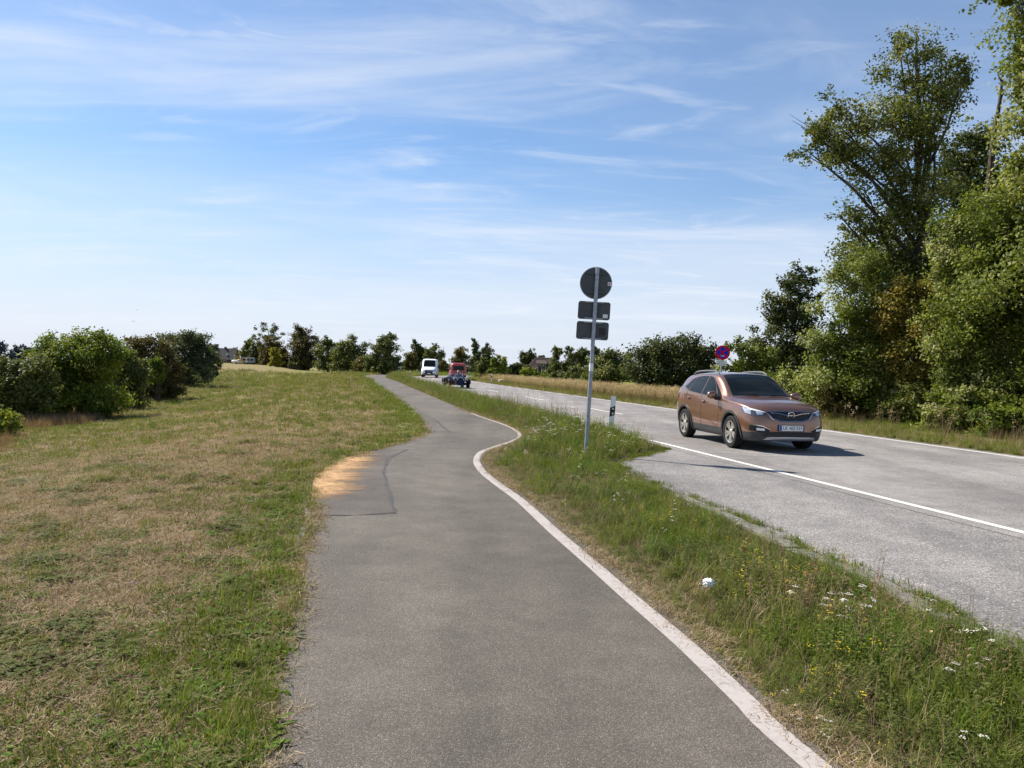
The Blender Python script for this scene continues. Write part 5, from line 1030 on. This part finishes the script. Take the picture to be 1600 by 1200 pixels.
# ---- open roadster
p, a = pose(57.6, -1.95); rd = empty('roadster', (float(p[0]), float(p[1]), .026), a + math.pi + .03, 'dark blue open vintage-style roadster with free-standing wheels and mudguards', 'car')
def Rr(x, zb, w, z1, wt, zt): return (x, [(0, zb), (w * .8, zb), (w, zb + .08), (w, (zb + z1) / 2), (w, z1), (wt, (z1 + zt) / 2 + .03), (wt * .6, zt - .01), (0, zt)])
B = Body([Rr(-1.75, .35, .45, .62, .40, .72), Rr(-1.5, .25, .52, .72, .46, .80), Rr(-.9, .22, .55, .76, .50, .80), Rr(-.2, .22, .55, .78, .50, .84), Rr(.2, .22, .52, .76, .46, .86), Rr(.9, .24, .46, .72, .40, .88), Rr(1.45, .26, .36, .68, .31, .84), Rr(1.62, .28, .31, .64, .26, .79)], 30, 4, 1)
B.part(0, 'body', M['blue'], rd); B.part(1, 'sill', M['black'], rd)
M['meshblue'] = plain('radiator_mesh', (0.022, 0.033, 0.075), .6, .1, .0)
g = MB().prism([(-.22, .30), (.22, .30), (.25, .60), (.18, .75), (0, .79), (-.18, .75), (-.25, .60)], 0, .03, Matrix.Translation((1.62, 0, 0)) @ FRONT).build('radiator', M['meshblue'], rd)
MB().tube([(1.65, .24, .58), (1.65, .19, .73), (1.65, 0, .79), (1.65, -.19, .73), (1.65, -.24, .58)], .02, 6).build('radiator_surround', M['chrome'], g, True)
MB().tube([(1.72, -.42, .24), (1.74, 0, .23), (1.72, .42, .24)], .02, 6).build('bumper_bar', M['chrome'], rd, True)
MB().box((1.0, -.66, .30), (1.06, .66, .35)).build('front_axle', M['black'], rd)
MB().box((.55, -.60, .22), (1.25, .60, .40)).build('front_valance', M['black'], rd, bevel=.04)
for sd in (-1, 1):
    h = MB().lathe([(.001, -.12), (.06, -.10), (.095, 0), (.098, .02)], 16, Matrix.Translation((1.36, sd * .40, .72)) @ FRONT).build('headlight', M['chrome'], rd, True); MB().lathe([(.092, .02), (.05, .035), (.001, .04)], 16, Matrix.Translation((1.36, sd * .40, .72)) @ FRONT).build('lens', M['drl'], h, True)
    MB().tube([(1.3, sd * .28, .55), (1.33, sd * .40, .65)], .02, 6).build('headlight_bracket', M['black'], rd)
    for x, rr, w in ((1.05, .31, .19), (-1.25, .33, .22)):
        wheel(rd, x, sd * .68, rr, rr, w, rr * .62, 8, sd, 'silver')
        V = []; F = []
        for i in range(13):
            t = math.radians(5 + 150 * i / 12) if x > 0 else math.radians(20 + 165 * i / 12)
            for yy, dr in ((-.16, -.02), (-.06, .04), (.06, .04), (.15, -.02)): V.append((x + (rr + .03 + dr) * math.cos(t), sd * .68 + yy, rr + (rr + .03 + dr) * math.sin(t)))
        for i in range(12):
            for k in range(3): F.append((i * 4 + k, i * 4 + k + 1, i * 4 + k + 5, i * 4 + k + 4))
        o = MB().add(V, F).build('mudguard', M['blue'], rd, True); md = o.modifiers.new('t', 'SOLIDIFY'); md.thickness = .02
    MB().tube([(.18, sd * .46, .84), (.08, sd * .44, 1.10)], .014, 6).build('windscreen_post', M['chrome'], rd)
    blob(rd, 'wing_mirror', M['chrome'], (.12, sd * .60, .98), (.03, .06, .045))
    MB().box((-1.0, sd * .56 - .06, .22), (.8, sd * .56 + .06, .26)).build('running_board', M['black'], rd)
MB().tube([(.08, -.44, 1.10), (.08, .44, 1.10)], .012, 6).build('windscreen_frame', M['chrome'], rd)
ws = MB().add([(.18, -.45, .86), (.18, .45, .86), (.08, .43, 1.10), (.08, -.43, 1.10)], [(0, 1, 2, 3)]).build('windscreen', None, rd)
k = NT('clear_glass'); k.fin((.8, .85, .85), .03, .5); k.b.inputs['Alpha'].default_value = .18; ws.data.materials.append(k.m)
MB().lathe([(.15, -.012), (.165, 0), (.15, .012)], 20, Matrix.Translation((-.12, .22, .90)) @ Matrix.Rotation(1.1, 4, 'Y')).build('steering_wheel', M['black'], rd)
for sd in (-1, 1): blob(rd, 'seat', M['black'], (-.62, sd * .24, .72), (.10, .2, .26))
# driver: one continuous skinned figure
dr = empty('person', tuple(rd.matrix_basis @ Vector((-.48, .22, .52))), rd.rotation_euler.z, 'driver in a dark jacket with pale hair, hands on the roadster steering wheel', 'person')
J = [(0, 0, 0), (-.02, 0, .22), (-.03, 0, .42), (-.02, 0, .50), (.0, 0, .60), (.01, 0, .70), (-.02, .17, .40), (.10, .21, .20), (.34, .10, .38), (-.02, -.17, .40), (.10, -.21, .20), (.34, -.10, .38), (.22, .09, .0), (.62, .09, .10), (.22, -.09, .0), (.62, -.09, .10)]
E_ = [(0, 1), (1, 2), (2, 3), (3, 4), (4, 5), (2, 6), (6, 7), (7, 8), (2, 9), (9, 10), (10, 11), (0, 12), (12, 13), (0, 14), (14, 15)]
me = bpy.data.meshes.new('body'); me.from_pydata(J, E_, []); me.update(); o = bpy.data.objects.new('body', me); COL.objects.link(o); o.parent = dr; me.materials.append(M['jacket'])
md = o.modifiers.new('skin', 'SKIN'); me.skin_vertices.new() if not me.skin_vertices else None
for v, r_ in zip(me.skin_vertices[0].data, (.15, .14, .15, .065, .085, .07, .07, .05, .04, .07, .05, .04, .09, .07, .09, .07)): v.radius = (r_, r_)
me.skin_vertices[0].data[0].use_root = True; sb = o.modifiers.new('sub', 'SUBSURF'); sb.levels = 1; sb.render_levels = 2
hd = blob(dr, 'head', M['skin'], (.02, 0, .63), (.095, .078, .115), p=2.1); blob(dr, 'hair', M['hair'], (-.012, 0, .675), (.095, .086, .085), p=2.1)
blob(hd, 'nose', M['skin'], (.115, 0, .62), (.018, .012, .02), p=2)
# ------------------------------------------------------------------ signs, posts, litter
M['signback'] = plain('sign_back_grey', (0.075, 0.08, 0.08), 0.55, 0.4, 0.2); M['galv'] = plain('galvanised', (0.30, 0.32, 0.34), 0.45, 0.5, 0.5, 0, 0.2, 18)
M['signred'] = plain('sign_red', (0.60, 0.008, 0.012), 0.7, 0.1); M['signblue'] = plain('sign_blue', (0.003, 0.045, 0.55), 0.7, 0.1); M['signwhite'] = plain('sign_white', (0.78, 0.78, 0.76), 0.4); M['postwhite'] = plain('post_white', (0.86, 0.85, 0.80), 0.5, vary=.05); M['postblack'] = plain('post_black', (0.015, 0.015, 0.016), 0.5)
def frame_at(base, top, yaw=0.0):                       # local Z along a leaning pole, local X to the right seen from the camera side
    z = (Vector(top) - Vector(base)).normalized(); x = Vector((math.cos(yaw), math.sin(yaw), 0)); y = z.cross(x).normalized(); x = y.cross(z)
    return Matrix(((x.x, y.x, z.x), (x.y, y.y, z.y), (x.z, y.z, z.z))).to_4x4()
base = G(915, 712); top = at(934, 417, base[1]); H = float(np.linalg.norm(top - base))
sg = empty('road_sign', tuple(base), 0, 'leaning road sign seen from behind, round plate over two rectangular plates', 'sign'); R_ = frame_at(base, top, -.03)
MB().tube([R_ @ Vector((0, 0, -.3)), R_ @ Vector((0, 0, H - .02))], .038, 14).build('pole', M['galv'], sg, True)
FX = Matrix(((1, 0, 0, 0), (0, 0, 1, 0), (0, 1, 0, 0), (0, 0, 0, 1)))       # prism XY -> X,Z ; depth -> +Y (away from camera)
sc = base[1] / FPX
def plate_pos(u, v): return (R_.inverted() @ (Vector(at(u, v, base[1])) - Vector(base)))
c = plate_pos(931.5, 442); Mx = R_ @ Matrix.Translation((c.x, .045, c.z)) @ FX
d = MB().lathe([(.296, 0), (.30, .004), (.30, .018), (.296, .022)], 48, Mx).build('round_plate', M['signback'], sg, True)
MB().lathe([(.288, -.008), (.301, -.008), (.301, 0.001), (.288, 0.001)], 48, Mx, True).build('plate_rim', M['galv'], d, True)
for dz in (-.18, .17): MB().box((c.x - .19, -.005, c.z + dz - .012), (c.x + .19, .044, c.z + dz + .012), R_).build('clamp_rail', M['signback'], d)
MB().box((c.x + .22, .040, c.z - .035), (c.x + .29, .0435, c.z + .03), R_).build('sticker', M['signwhite'], d); MB().box((c.x + .235, .038, c.z - .02), (c.x + .262, .0398, c.z + .01), R_).build('sticker_print', M['signred'], d)
for u, v in ((928.6, 485), (926, 516.5)):
    c = plate_pos(u, v); pl = MB().prism(rounded(.60, .335, .045), 0, .018, R_ @ Matrix.Translation((c.x, .045, c.z)) @ FX).build('rectangular_plate', M['signback'], sg)
    for dz in (-.15, .15): MB().box((c.x - .17, -.004, c.z + dz - .009), (c.x + .17, .044, c.z + dz + .009), R_).build('clamp_rail', M['galv'], pl)
    if v < 500: MB().box((c.x + .17, .0395, c.z - .13), (c.x + .26, .0435, c.z - .06), R_).build('sticker', M['signwhite'], pl)
    else: MB().box((c.x + .12, .0405, c.z - .08), (c.x + .24, .0435, c.z + .06), R_).build('rubbed_sticker', M['postblack'], pl)
MB().tube([R_ @ Vector((0, 0, H * .45)), R_ @ Vector((0, 0, H * .49))], .0395, 14).build('pole_sleeve', M['signwhite'], sg, True)
# no-stopping sign
Yn = 32.0; c0 = at(1129, 551, Yn); b0 = np.array([c0[0] - .10, Yn, 0.0]); ns = empty('no_stopping_sign', tuple(b0), 0, 'round red and blue no-stopping sign with an arrow behind the brown car', 'sign'); Rn = frame_at(b0, c0, -.10); hz_ = float(np.linalg.norm(c0 - b0))
MB().tube([Rn @ Vector((0, .04, -.3)), Rn @ Vector((0, .04, hz_ + .28))], .034, 12).build('pole', M['galv'], ns, True)
FN = Matrix(((1, 0, 0, 0), (0, 0, -1, 0), (0, 1, 0, 0), (0, 0, 0, 1)))      # depth -> -Y (towards the camera)
Mc = Rn @ Matrix.Translation((0, 0, hz_)) @ FN
d = MB().lathe([(.29, 0), (.30, .004), (.30, .014), (.0, .014)], 48, Mc).build('blue_disc', M['signblue'], ns)
MB().lathe([(.225, .014), (.225, .018), (.302, .018), (.302, .0)], 48, Mc, True).build('red_ring', M['signred'], d)
for a in (45, -45): MB().box((-.23, -.032, .0145), (.23, .032, .0172 + (.0004 if a > 0 else 0)), Mc @ Matrix.Rotation(math.radians(a), 4, 'Z')).build('red_bar', M['signred'], d)
MB().prism([(-.075, -.125), (.02, -.125), (.02, -.10), (.09, -.137), (.02, -.175), (.02, -.15), (-.075, -.15)], .0145, .019, Mc).build('white_arrow', M['signwhite'], d)
pl = MB().prism(rounded(.42, .22, .02), 0, .012, Rn @ Matrix.Translation((-.02, 0, hz_ - .43)) @ FN).build('text_plate', M['signwhite'], ns)
for s_, dz in (('auf dem', .045), ('Seitenstreifen', -.04)): text_mesh(s_, .075, M['ink'], 'lettering', pl, Rn @ Matrix.Translation((-.02, 0, hz_ - .43 + dz)) @ FN @ Matrix.Translation((0, 0, .0135)), .001)
# marker posts
def marker(u, v, lean, label, yaw=0.0, dots=True, proto=[None]):
    b = G(u, v)
    if proto[0] is None:
        r = empty('marker_post', (0, 0, 0)); prof = [(-.06, -.045), (.06, -.045), (.05, .03), (0, .06), (-.05, .03)]
        mb = MB(); n = len(prof); V = [(x, y, -.15) for x, y in prof] + [(x, y, 1.0 - .35 * max(0, y + .045)) for x, y in prof]; mb.add(V, [tuple(range(n))[::-1], tuple(range(n, 2 * n))] + [(i, (i + 1) % n, n + (i + 1) % n, n + i) for i in range(n)]); mb.build('post', M['postwhite'], r)
        bd = MB(); q = [(x * 1.05, y * 1.07) for x, y in prof]; V = [(x, y, .50 + .45 * (x + .06)) for x, y in q] + [(x, y, .72 + .45 * (x + .06)) for x, y in q]; bd.add(V, [tuple(range(n))[::-1], tuple(range(n, 2 * n))] + [(i, (i + 1) % n, n + (i + 1) % n, n + i) for i in range(n)]); bd = bd.build('black_band', M['postblack'], r)
        for z in (.585, .70): MB().lathe([(.024, 0), (.024, .006), (.0, .009)], 16, Matrix.Translation((.012, -.049, z)) @ FN).build('reflector', M['signwhite'], bd)
        proto[0] = r
    else: r = copy_tree(proto[0])
    r.location = (float(b[0]), float(b[1]), 0); r.rotation_euler = (0, math.radians(lean), yaw); tag(r, label, 'marker post', 'marker posts along the road'); return r
marker(953, 684, 3.0, 'white marker post with black band beside the leaning road sign')
marker(640, 593.2, 1, 'white marker post between the path and the road at the bend')
marker(768, 598.5, 0, 'white marker post in front of the bright roadside bush')
marker(732.5, 593.2, 0, 'white marker post to the right of the red minibus')
marker(651.5, 587.5, 0, 'white marker post to the left of the white van')
# waste bin on the dyke
P = hit(332.5, 597); wb = empty('waste_bin', tuple(P), 0, 'dark waste bin on a post at the end of the riverside bushes', 'bin'); MB().tube([(0, 0, -.1), (0, 0, 1.0)], .035, 8).build('post', M['black'], wb); MB().lathe([(.17, .72), (.21, .78), (.24, 1.22), (.25, 1.26), (.21, 1.26), (.19, .80), (0, .78)], 14).build('basket', M['black'], wb, True); MB().lathe([(.27, 1.34), (.24, 1.38), (0, 1.42)], 14).build('lid', M['black'], wb, True); MB().tube([(.2, 0, 1.24), (.2, 0, 1.36)], .012, 5).build('hinge', M['black'], wb)
# crumpled paper, dry leaves
bm = bmesh.new(); bmesh.ops.create_icosphere(bm, subdivisions=3, radius=.036); rr = random.Random(4)
for v in bm.verts: n = v.co.normalized(); v.co *= 0.78 + 0.5 * abs(math.sin(n.x * 5 + n.y * 3) * math.cos(n.z * 6 - n.y * 4)) * rr.uniform(.8, 1.1)
me = bpy.data.meshes.new('paper_ball'); bm.to_mesh(me); bm.free(); me.materials.append(plain('white_paper', (.80, .79, .77), .8)); pb = bpy.data.objects.new('paper_ball', me); COL.objects.link(pb); p = G(1106, 938); pb.location = (p[0], p[1], .125); pb.scale = (1.1, 1, .85); tag(pb, 'crumpled ball of white paper lying in the verge', 'litter')
ml = plain('dry_leaf_orange', (.48, .23, .09), .7); mp = plain('dry_leaf_pale', (.62, .42, .26), .7)
V = []; F = []
for i in range(6):
    t = i / 5; w = .022 * math.sin(math.pi * (t * .9 + .08)); z = .012 * math.sin(t * 3.0); V += [(-.035 + .07 * t, -w, z + .012), (-.035 + .07 * t, 0, z), (-.035 + .07 * t, w, z + .014)]
for i in range(5):
    for k in (0, 1): F.append((i * 3 + k, i * 3 + k + 1, i * 3 + k + 4, i * 3 + k + 3))
lm = MB().add(V, F); first = None
for i, (u, v, s_) in enumerate([(1263, 905, 1.1), (1268, 899, .9), (1269, 890, .8), (1293, 957, .7), (1347, 962, .8), (1303, 905, .7), (1455, 1000, .8), (1294, 978, .9)]):
    o = lm.build('dry_leaf', ml if i < 4 else mp); p = G(u, v, .10); o.location = (p[0], p[1], .13); o.scale = (s_,) * 3; o.rotation_euler = (rr.uniform(-.6, .6), rr.uniform(-.6, .6), rr.uniform(0, 6)); tag(o, ['orange curled dry leaf, largest of a cluster of three in the verge', 'orange curled dry leaf in the middle of a cluster of three in the verge', 'orange curled dry leaf, smallest of a cluster of three in the verge', 'single small orange dry leaf in the verge below the leaf cluster', 'pale dry leaf beside the white flowers of the verge', 'small pale dry leaf right beside the cluster of orange leaves', 'pale dry leaf lying close to the lay-by kerb', 'pale dry leaf in the middle of the verge below the orange leaf'][i], 'leaf', 'dry leaves in the verge')
    md = o.modifiers.new('t', 'SOLIDIFY'); md.thickness = .002
# gulls
for i, (u, v, Y, lab) in enumerate([(208.5, 502.2, 210, 'dark gull gliding above the riverside maple, the lower of two'), (214.5, 484.5, 300, 'dark gull high above the riverside row, the upper of two')]):
    p = at(u, v, Y); b = empty('gull', tuple(p), .3, lab, 'bird'); m = plain('gull_grey%d' % i, (.12, .12, .13), .8)
    blob(b, 'body', m, (0, 0, 0), (.22, .07, .07), p=2)
    for sd in (-1, 1): o = MB().add([(.08, sd * .04, .02), (-.08, sd * .04, .02), (-.05, sd * .35, .14), (.09, sd * .35, .14), (-.12, sd * .68, .06), (-.08, sd * .68, .06)], [(0, 1, 2, 3), (3, 2, 4, 5)]).build('wing', m, b); o.modifiers.new('t', 'SOLIDIFY').thickness = .02
    b.rotation_euler = (0, 0, 1.4)

# ------------------------------------------------------------------ houses, sheds and barriers in the distance
M['brick'] = plain('far_brick', (.16, .075, .05), .9, .1, vary=.3, scale=2); M['tile'] = plain('roof_tile', (.085, .062, .052), .85, .15, vary=.25, scale=3); M['thatch'] = plain('thatch', (.10, .088, .08), .95, .1, vary=.25, scale=2); M['render'] = plain('orange_render', (.50, .24, .16), .9); M['awning'] = plain('awning_red', (.55, .11, .08), .8); M['frame'] = plain('white_frame', (.72, .72, .70), .5); M['timber'] = plain('dark_timber', (.045, .032, .025), .9, vary=.3); M['stone'] = plain('pale_stone', (.42, .33, .25), .9, vary=.25); M['teal'] = plain('teal_box', (.16, .24, .25), .6); M['canvas_y'] = plain('yellow_canvas', (.70, .45, .04), .8); M['canvas_o'] = plain('orange_canvas', (.60, .16, .06), .8); M['concrete_far'] = plain('grey_wall', (.35, .33, .30), .9)
Yh = 260.0; s = Yh / FPX; b = at(845, 586, Yh); hs = empty('brick_house', (b[0], b[1], ground_z(b[0], b[1])), 0, 'brick house with a dark hipped tile roof, dormer and red awning', 'house')
w, dp, e, rz = 3.7, 4.6, 2.6, 5.9                        # half width, half depth, eaves, ridge
MB().box((-w, -dp, -.3), (w, dp, e)).build('wall', M['brick'], hs)
rf = MB(); ov = .55; A = [(-w - 1.4, -dp - ov, e - .55), (w + ov, -dp - ov, e - .2), (w + ov, dp + ov, e - .2), (-w - 1.4, dp + ov, e - .55), (-w + 1.7, 0, rz), (w - .3, 0, rz)]; A2 = [(x, y, z - .22) for x, y, z in A]
rf.add(A + A2, [(0, 1, 5, 4), (1, 2, 5), (2, 3, 4, 5), (3, 0, 4), (6, 10, 11, 7), (7, 11, 8), (8, 11, 10, 9), (9, 10, 6), (0, 6, 7, 1), (1, 7, 8, 2), (2, 8, 9, 3), (3, 9, 6, 0)]); roof = rf.build('roof', M['tile'], hs)
for k in range(9):                                       # tile courses
    t = (k + 1) / 10; z = e - .55 + (rz - e + .55) * t; y = (-dp - ov) * (1 - t); MB().box((-w - 1.4 + 3.1 * t + .15, y - .05, z - .02), (w + ov - .85 * t - .1, y + .03, z + .06)).build('tile_course', M['tile'], roof)
dm = MB(); dm.box((-1.45, -dp - .1, e + .25), (1.45, -1.6, e + 1.15)); dm = dm.build('dormer', M['tile'], roof); MB().add([(-1.9, -dp - .5, e + 1.05), (1.9, -dp - .5, e + 1.05), (1.6, -.9, e + 2.35), (-1.6, -.9, e + 2.35), (-1.9, -dp - .5, e + 1.2), (1.9, -dp - .5, e + 1.2), (1.6, -.9, e + 2.5), (-1.6, -.9, e + 2.5)], [(4, 5, 6, 7), (0, 3, 2, 1), (0, 1, 5, 4), (1, 2, 6, 5), (2, 3, 7, 6), (3, 0, 4, 7)]).build('dormer_roof', M['tile'], roof)
def win(parent, x, z, ww, hh, y):
    f = MB().box((x - ww / 2, y - .10, z), (x + ww / 2, y, z + hh)).build('window', M['frame'], parent); MB().box((x - ww / 2 + .09, y - .14, z + .09), (x + ww / 2 - .09, y - .105, z + hh - .09)).build('pane', M['glass'], f); return f
for x in (-.9, 0, .9): win(hs, x, e + .35, .78, .72, -dp - .1)
for x in (-1.6, .3, 1.9): win(hs, x, .5, 1.1, 1.5, -dp)
win(hs, 3.0, .9, .8, 1.0, -dp)
MB().box((-.85, -dp - .12, -.1), (-.1, -dp, 2.0)).build('door', M['timber'], hs)
for x in (-1.3, -.0, 1.3): MB().box((x - .13, -dp - .42, -.2), (x + .13, -dp - .16, e - .1)).build('porch_post', M['frame'], hs)
aw = MB().add([(-w - .9, -dp - 2.0, 1.55), (-w + 1.9, -dp - 2.0, 1.55), (-w + 1.9, -dp - .02, 2.35), (-w - .6, -dp - .02, 2.35), (-w - .9, -dp - 2.0, 1.61), (-w + 1.9, -dp - 2.0, 1.61), (-w + 1.9, -dp - .02, 2.41), (-w - .6, -dp - .02, 2.41)], [(4, 5, 6, 7), (0, 3, 2, 1), (0, 1, 5, 4), (1, 2, 6, 5), (2, 3, 7, 6), (3, 0, 4, 7)]).build('awning', M['awning'], hs); MB().box((-w - .9, -dp - 2.06, 1.25), (-w + 1.9, -dp - 2.005, 1.62)).build('awning_valance', M['frame'], aw)
for x in (-w - .8, -w + 1.8): MB().tube([(x, -dp - 1.9, -.2), (x, -dp - 1.9, 1.5)], .05, 6).build('awning_post', M['frame'], aw)
# small blue-roofed shed, thatched house, orange house
def gable(name, u, v, Y, w, d, e, r, wall, roof_, label, rotz=0.0, cat='house', windows=()):
    b = at(u, v, Y); o = empty(name, (b[0], b[1], ground_z(b[0], b[1])), rotz, label, cat); MB().box((-w, -d, -.4), (w, d, e)).build('wall', wall, o)
    MB().add([(-w, -d + .001, e), (-w, d - .001, e), (-w, 0, r - .05), (w, -d + .001, e), (w, d - .001, e), (w, 0, r - .05)], [(0, 2, 1), (3, 4, 5)]).build('gable', wall, o); ov = .3
    A = [(-w - ov, -d - ov, e - .12), (w + ov, -d - ov, e - .12), (w + ov, 0, r), (-w - ov, 0, r), (w + ov, d + ov, e - .12), (-w - ov, d + ov, e - .12)]; A2 = [(x, y, z + .16) for x, y, z in A]
    rf = MB().add(A + A2, [(6, 7, 8, 9), (9, 8, 10, 11), (0, 3, 2, 1), (3, 5, 4, 2), (0, 1, 7, 6), (5, 11, 10, 4), (0, 6, 9, 3), (3, 9, 11, 5), (1, 2, 8, 7), (2, 4, 10, 8)]).build('roof', roof_, o)
    for x, z, ww, hh in windows: win(o, x, z, ww, hh, -d)
    return o, rf
gable('garden_shed', 819, 583, 270, 1.3, 1.6, 1.6, 3.2, M['concrete_far'], M['tile'], 'small grey shed with a steep dark roof left of the brick house', .9, 'shed', [(0, .5, .7, .7)])
o, rf = gable('thatched_house', 352, 566, 300, 4.3, 4.5, 1.3, 5.6, M['brick'], M['thatch'], 'low house under a big grey-brown roof at the end of the dyke', .1, 'house', [(-2, .1, 1, .9), (1, .1, 1, .9)]); MB().box((-.4, -.35, 5.0), (.4, .35, 6.3)).build('chimney', M['brick'], rf); MB().box((1.0, -3.1, 3.05), (1.7, -2.5, 3.55)).build('skylight', M['frame'], rf)
gable('orange_house', 346, 563, 345, 2.6, 3, 3.6, 4.6, M['render'], M['tile'], 'orange-walled house behind the low thatched house', -.1, 'house', [(-1, 1.6, 1, 1.2), (1, 1.6, 1, 1.2)])
b = at(388, 567, 236); cv = empty('caravan', (b[0], b[1], ground_z(b[0], b[1])), .15, 'pale grey caravan parked under the oaks', 'caravan'); MB().prism([(-1.9, .5), (1.8, .45), (1.95, .9), (1.85, 1.9), (1.6, 2.15), (-1.7, 2.15), (-1.95, 1.7), (-2.0, .9)], -1, 1, FN).build('body', M['concrete_far'], cv, bevel=.08)  # white caravan; grey body colour stands in for the tree shade
for x in (-1.1, .1, 1.2): MB().box((x - .4, -1.03, 1.15), (x + .4, -1.001, 1.7)).build('window', M['glass'], cv)
MB().box((-.55, -1.03, .5), (-.35 + .3, -1.002, 1.9)).build('door', M['frame'], cv); MB().lathe([(.3, -.08), (.3, .08)], 16, Matrix.Translation((0, -.95, .26)) @ FN).build('wheel', M['rubber'], cv); MB().tube([(1.9, 0, .45), (3.0, 0, .42)], .05, 6).build('drawbar', M['black'], cv)
b = at(370.5, 567, 230); bt = empty('covered_boat', (b[0], b[1], ground_z(b[0], b[1])), .1, 'white boat on a trailer under a yellow and orange cover', 'boat')
blob(bt, 'hull', M['white'], (-.2, 0, .75), (1.5, .8, .5), p=2.5); blob(bt, 'cover', M['canvas_y'], (.65, 0, 1.05), (.75, .7, .38), p=2.4); blob(bt, 'cover_edge', M['canvas_o'], (.9, 0, 1.15), (.45, .6, .36), p=2.4)
for sd in (-1, 1): MB().lathe([(.26, -.08), (.26, .08)], 14, Matrix.Translation((-.2, sd * .6, .26)) @ FN).build('wheel', M['rubber'], bt)
# low stone-coloured wall pieces and clipped hedge
b = at(458, 577.5, 176); hb = empty('clipped_hedge', (b[0], b[1], ground_z(b[0], b[1])), .3, 'block of clipped hedge in front of the brown chestnut', 'hedge'); MB().box((-.95, -.7, 0), (.95, .7, 1.35)).build('stems', M['timber'], hb)
leaf_mesh('foliage', [(x, y, z, .32, .32, .28) for x in (-.8, -.27, .27, .8) for y in (-.55, 0, .55) for z in (.25, .75, 1.25)], 5000, .2, M['mid'], hb, 9, 20, .5, .1)
# open shed at the bend
b = at(625, 577.5, 172); sh = empty('open_shed', (b[0], b[1], ground_z(b[0], b[1])), -.1, 'open shed with a white flat roof beyond the bend', 'shed'); MB().box((-1.4, -1.1, 1.9), (1.6, 1.3, 2.06)).build('roof', M['frame'], sh); MB().box((-1.2, 1.0, -.2), (1.4, 1.15, 1.9)).build('back_wall', M['timber'], sh)
for x in (-1.2, 1.35): MB().box((x - .06, -1.0, -.2), (x + .06, -.88, 1.9)).build('post', M['timber'], sh)
MB().box((1.28, -.8, -.2), (1.4, 1.0, 1.9)).build('side_wall', M['timber'], sh); pn = MB().box((-.25, -.95, .05), (.55, -.9, 1.5)).build('white_panel', M['frame'], sh); MB().box((-1.05, -.95, -.2), (-.4, -.5, .95)).build('teal_cabinet', M['teal'], sh)
b = at(648, 577, 170); tr = empty('white_trailer', (b[0], b[1], ground_z(b[0], b[1])), .6, 'small white box trailer beside the dark fence', 'trailer'); blob(tr, 'box', M['white'], (0, 0, .78), (.55, .42, .42), p=5); MB().tube([(-.55, 0, .4), (-1.2, 0, .4)], .04, 6).build('drawbar', M['black'], tr)
for sd in (-1, 1): MB().lathe([(.22, -.06), (.22, .06)], 14, Matrix.Translation((0, sd * .46, .22)) @ FN).build('wheel', M['rubber'], tr)
b = at(656, 578.5, 168); fn = empty('board_fence', (b[0], b[1], ground_z(b[0], b[1])), 0, 'dark board fence to the left of the white van', 'fence')
pb_ = MB().box((-.07, -.012, 0), (.07, .012, 1.25)).build('board', M['timber'], fn)
for i in range(12):
    o = pb_ if i == 0 else pb_.copy()
    if i: COL.objects.link(o)
    o.location = (-1.0 + .165 * i, 0, 0)
for z in (.3, 1.0): MB().box((-1.1, .013, z), (.95, .05, z + .08)).build('rail', M['timber'], fn)
# barrier beside the road: stone, post and beams
P = G(786, 600); st = blob(None, 'stone_block', M['stone'], (0, 0, .18), (.52, .3, .30), p=3.2); st.location = (P[0], P[1], 0); tag(st, 'pale stone block lying beyond the road by a dark post', 'stone')
P = G(800, 598.5); bp = empty('barrier_post', tuple(P), 0, 'short dark post with a thin rail beside the pale stone block', 'barrier'); MB().tube([(0, 0, -.1), (0, 0, .55), (0, 0, .66)], [.11, .11, .06], 8).build('post', M['timber'], bp); MB().tube([(0, 0, .38), (-.95, .15, .36)], .035, 6).build('rail', M['timber'], bp)
P = G(855, 602); rb = empty('beam_barrier', tuple(P), 0, 'low dark beam barrier half hidden in the tall dry grass', 'barrier'); MB().box((-1.5, -.08, .42), (1.6, .08, .60)).build('beam', M['timber'], rb, bevel=.02)
for x in (-1.2, .2, 1.4): MB().tube([(x, 0, -.1), (x, 0, .42)], .07, 7).build('post', M['timber'], rb)
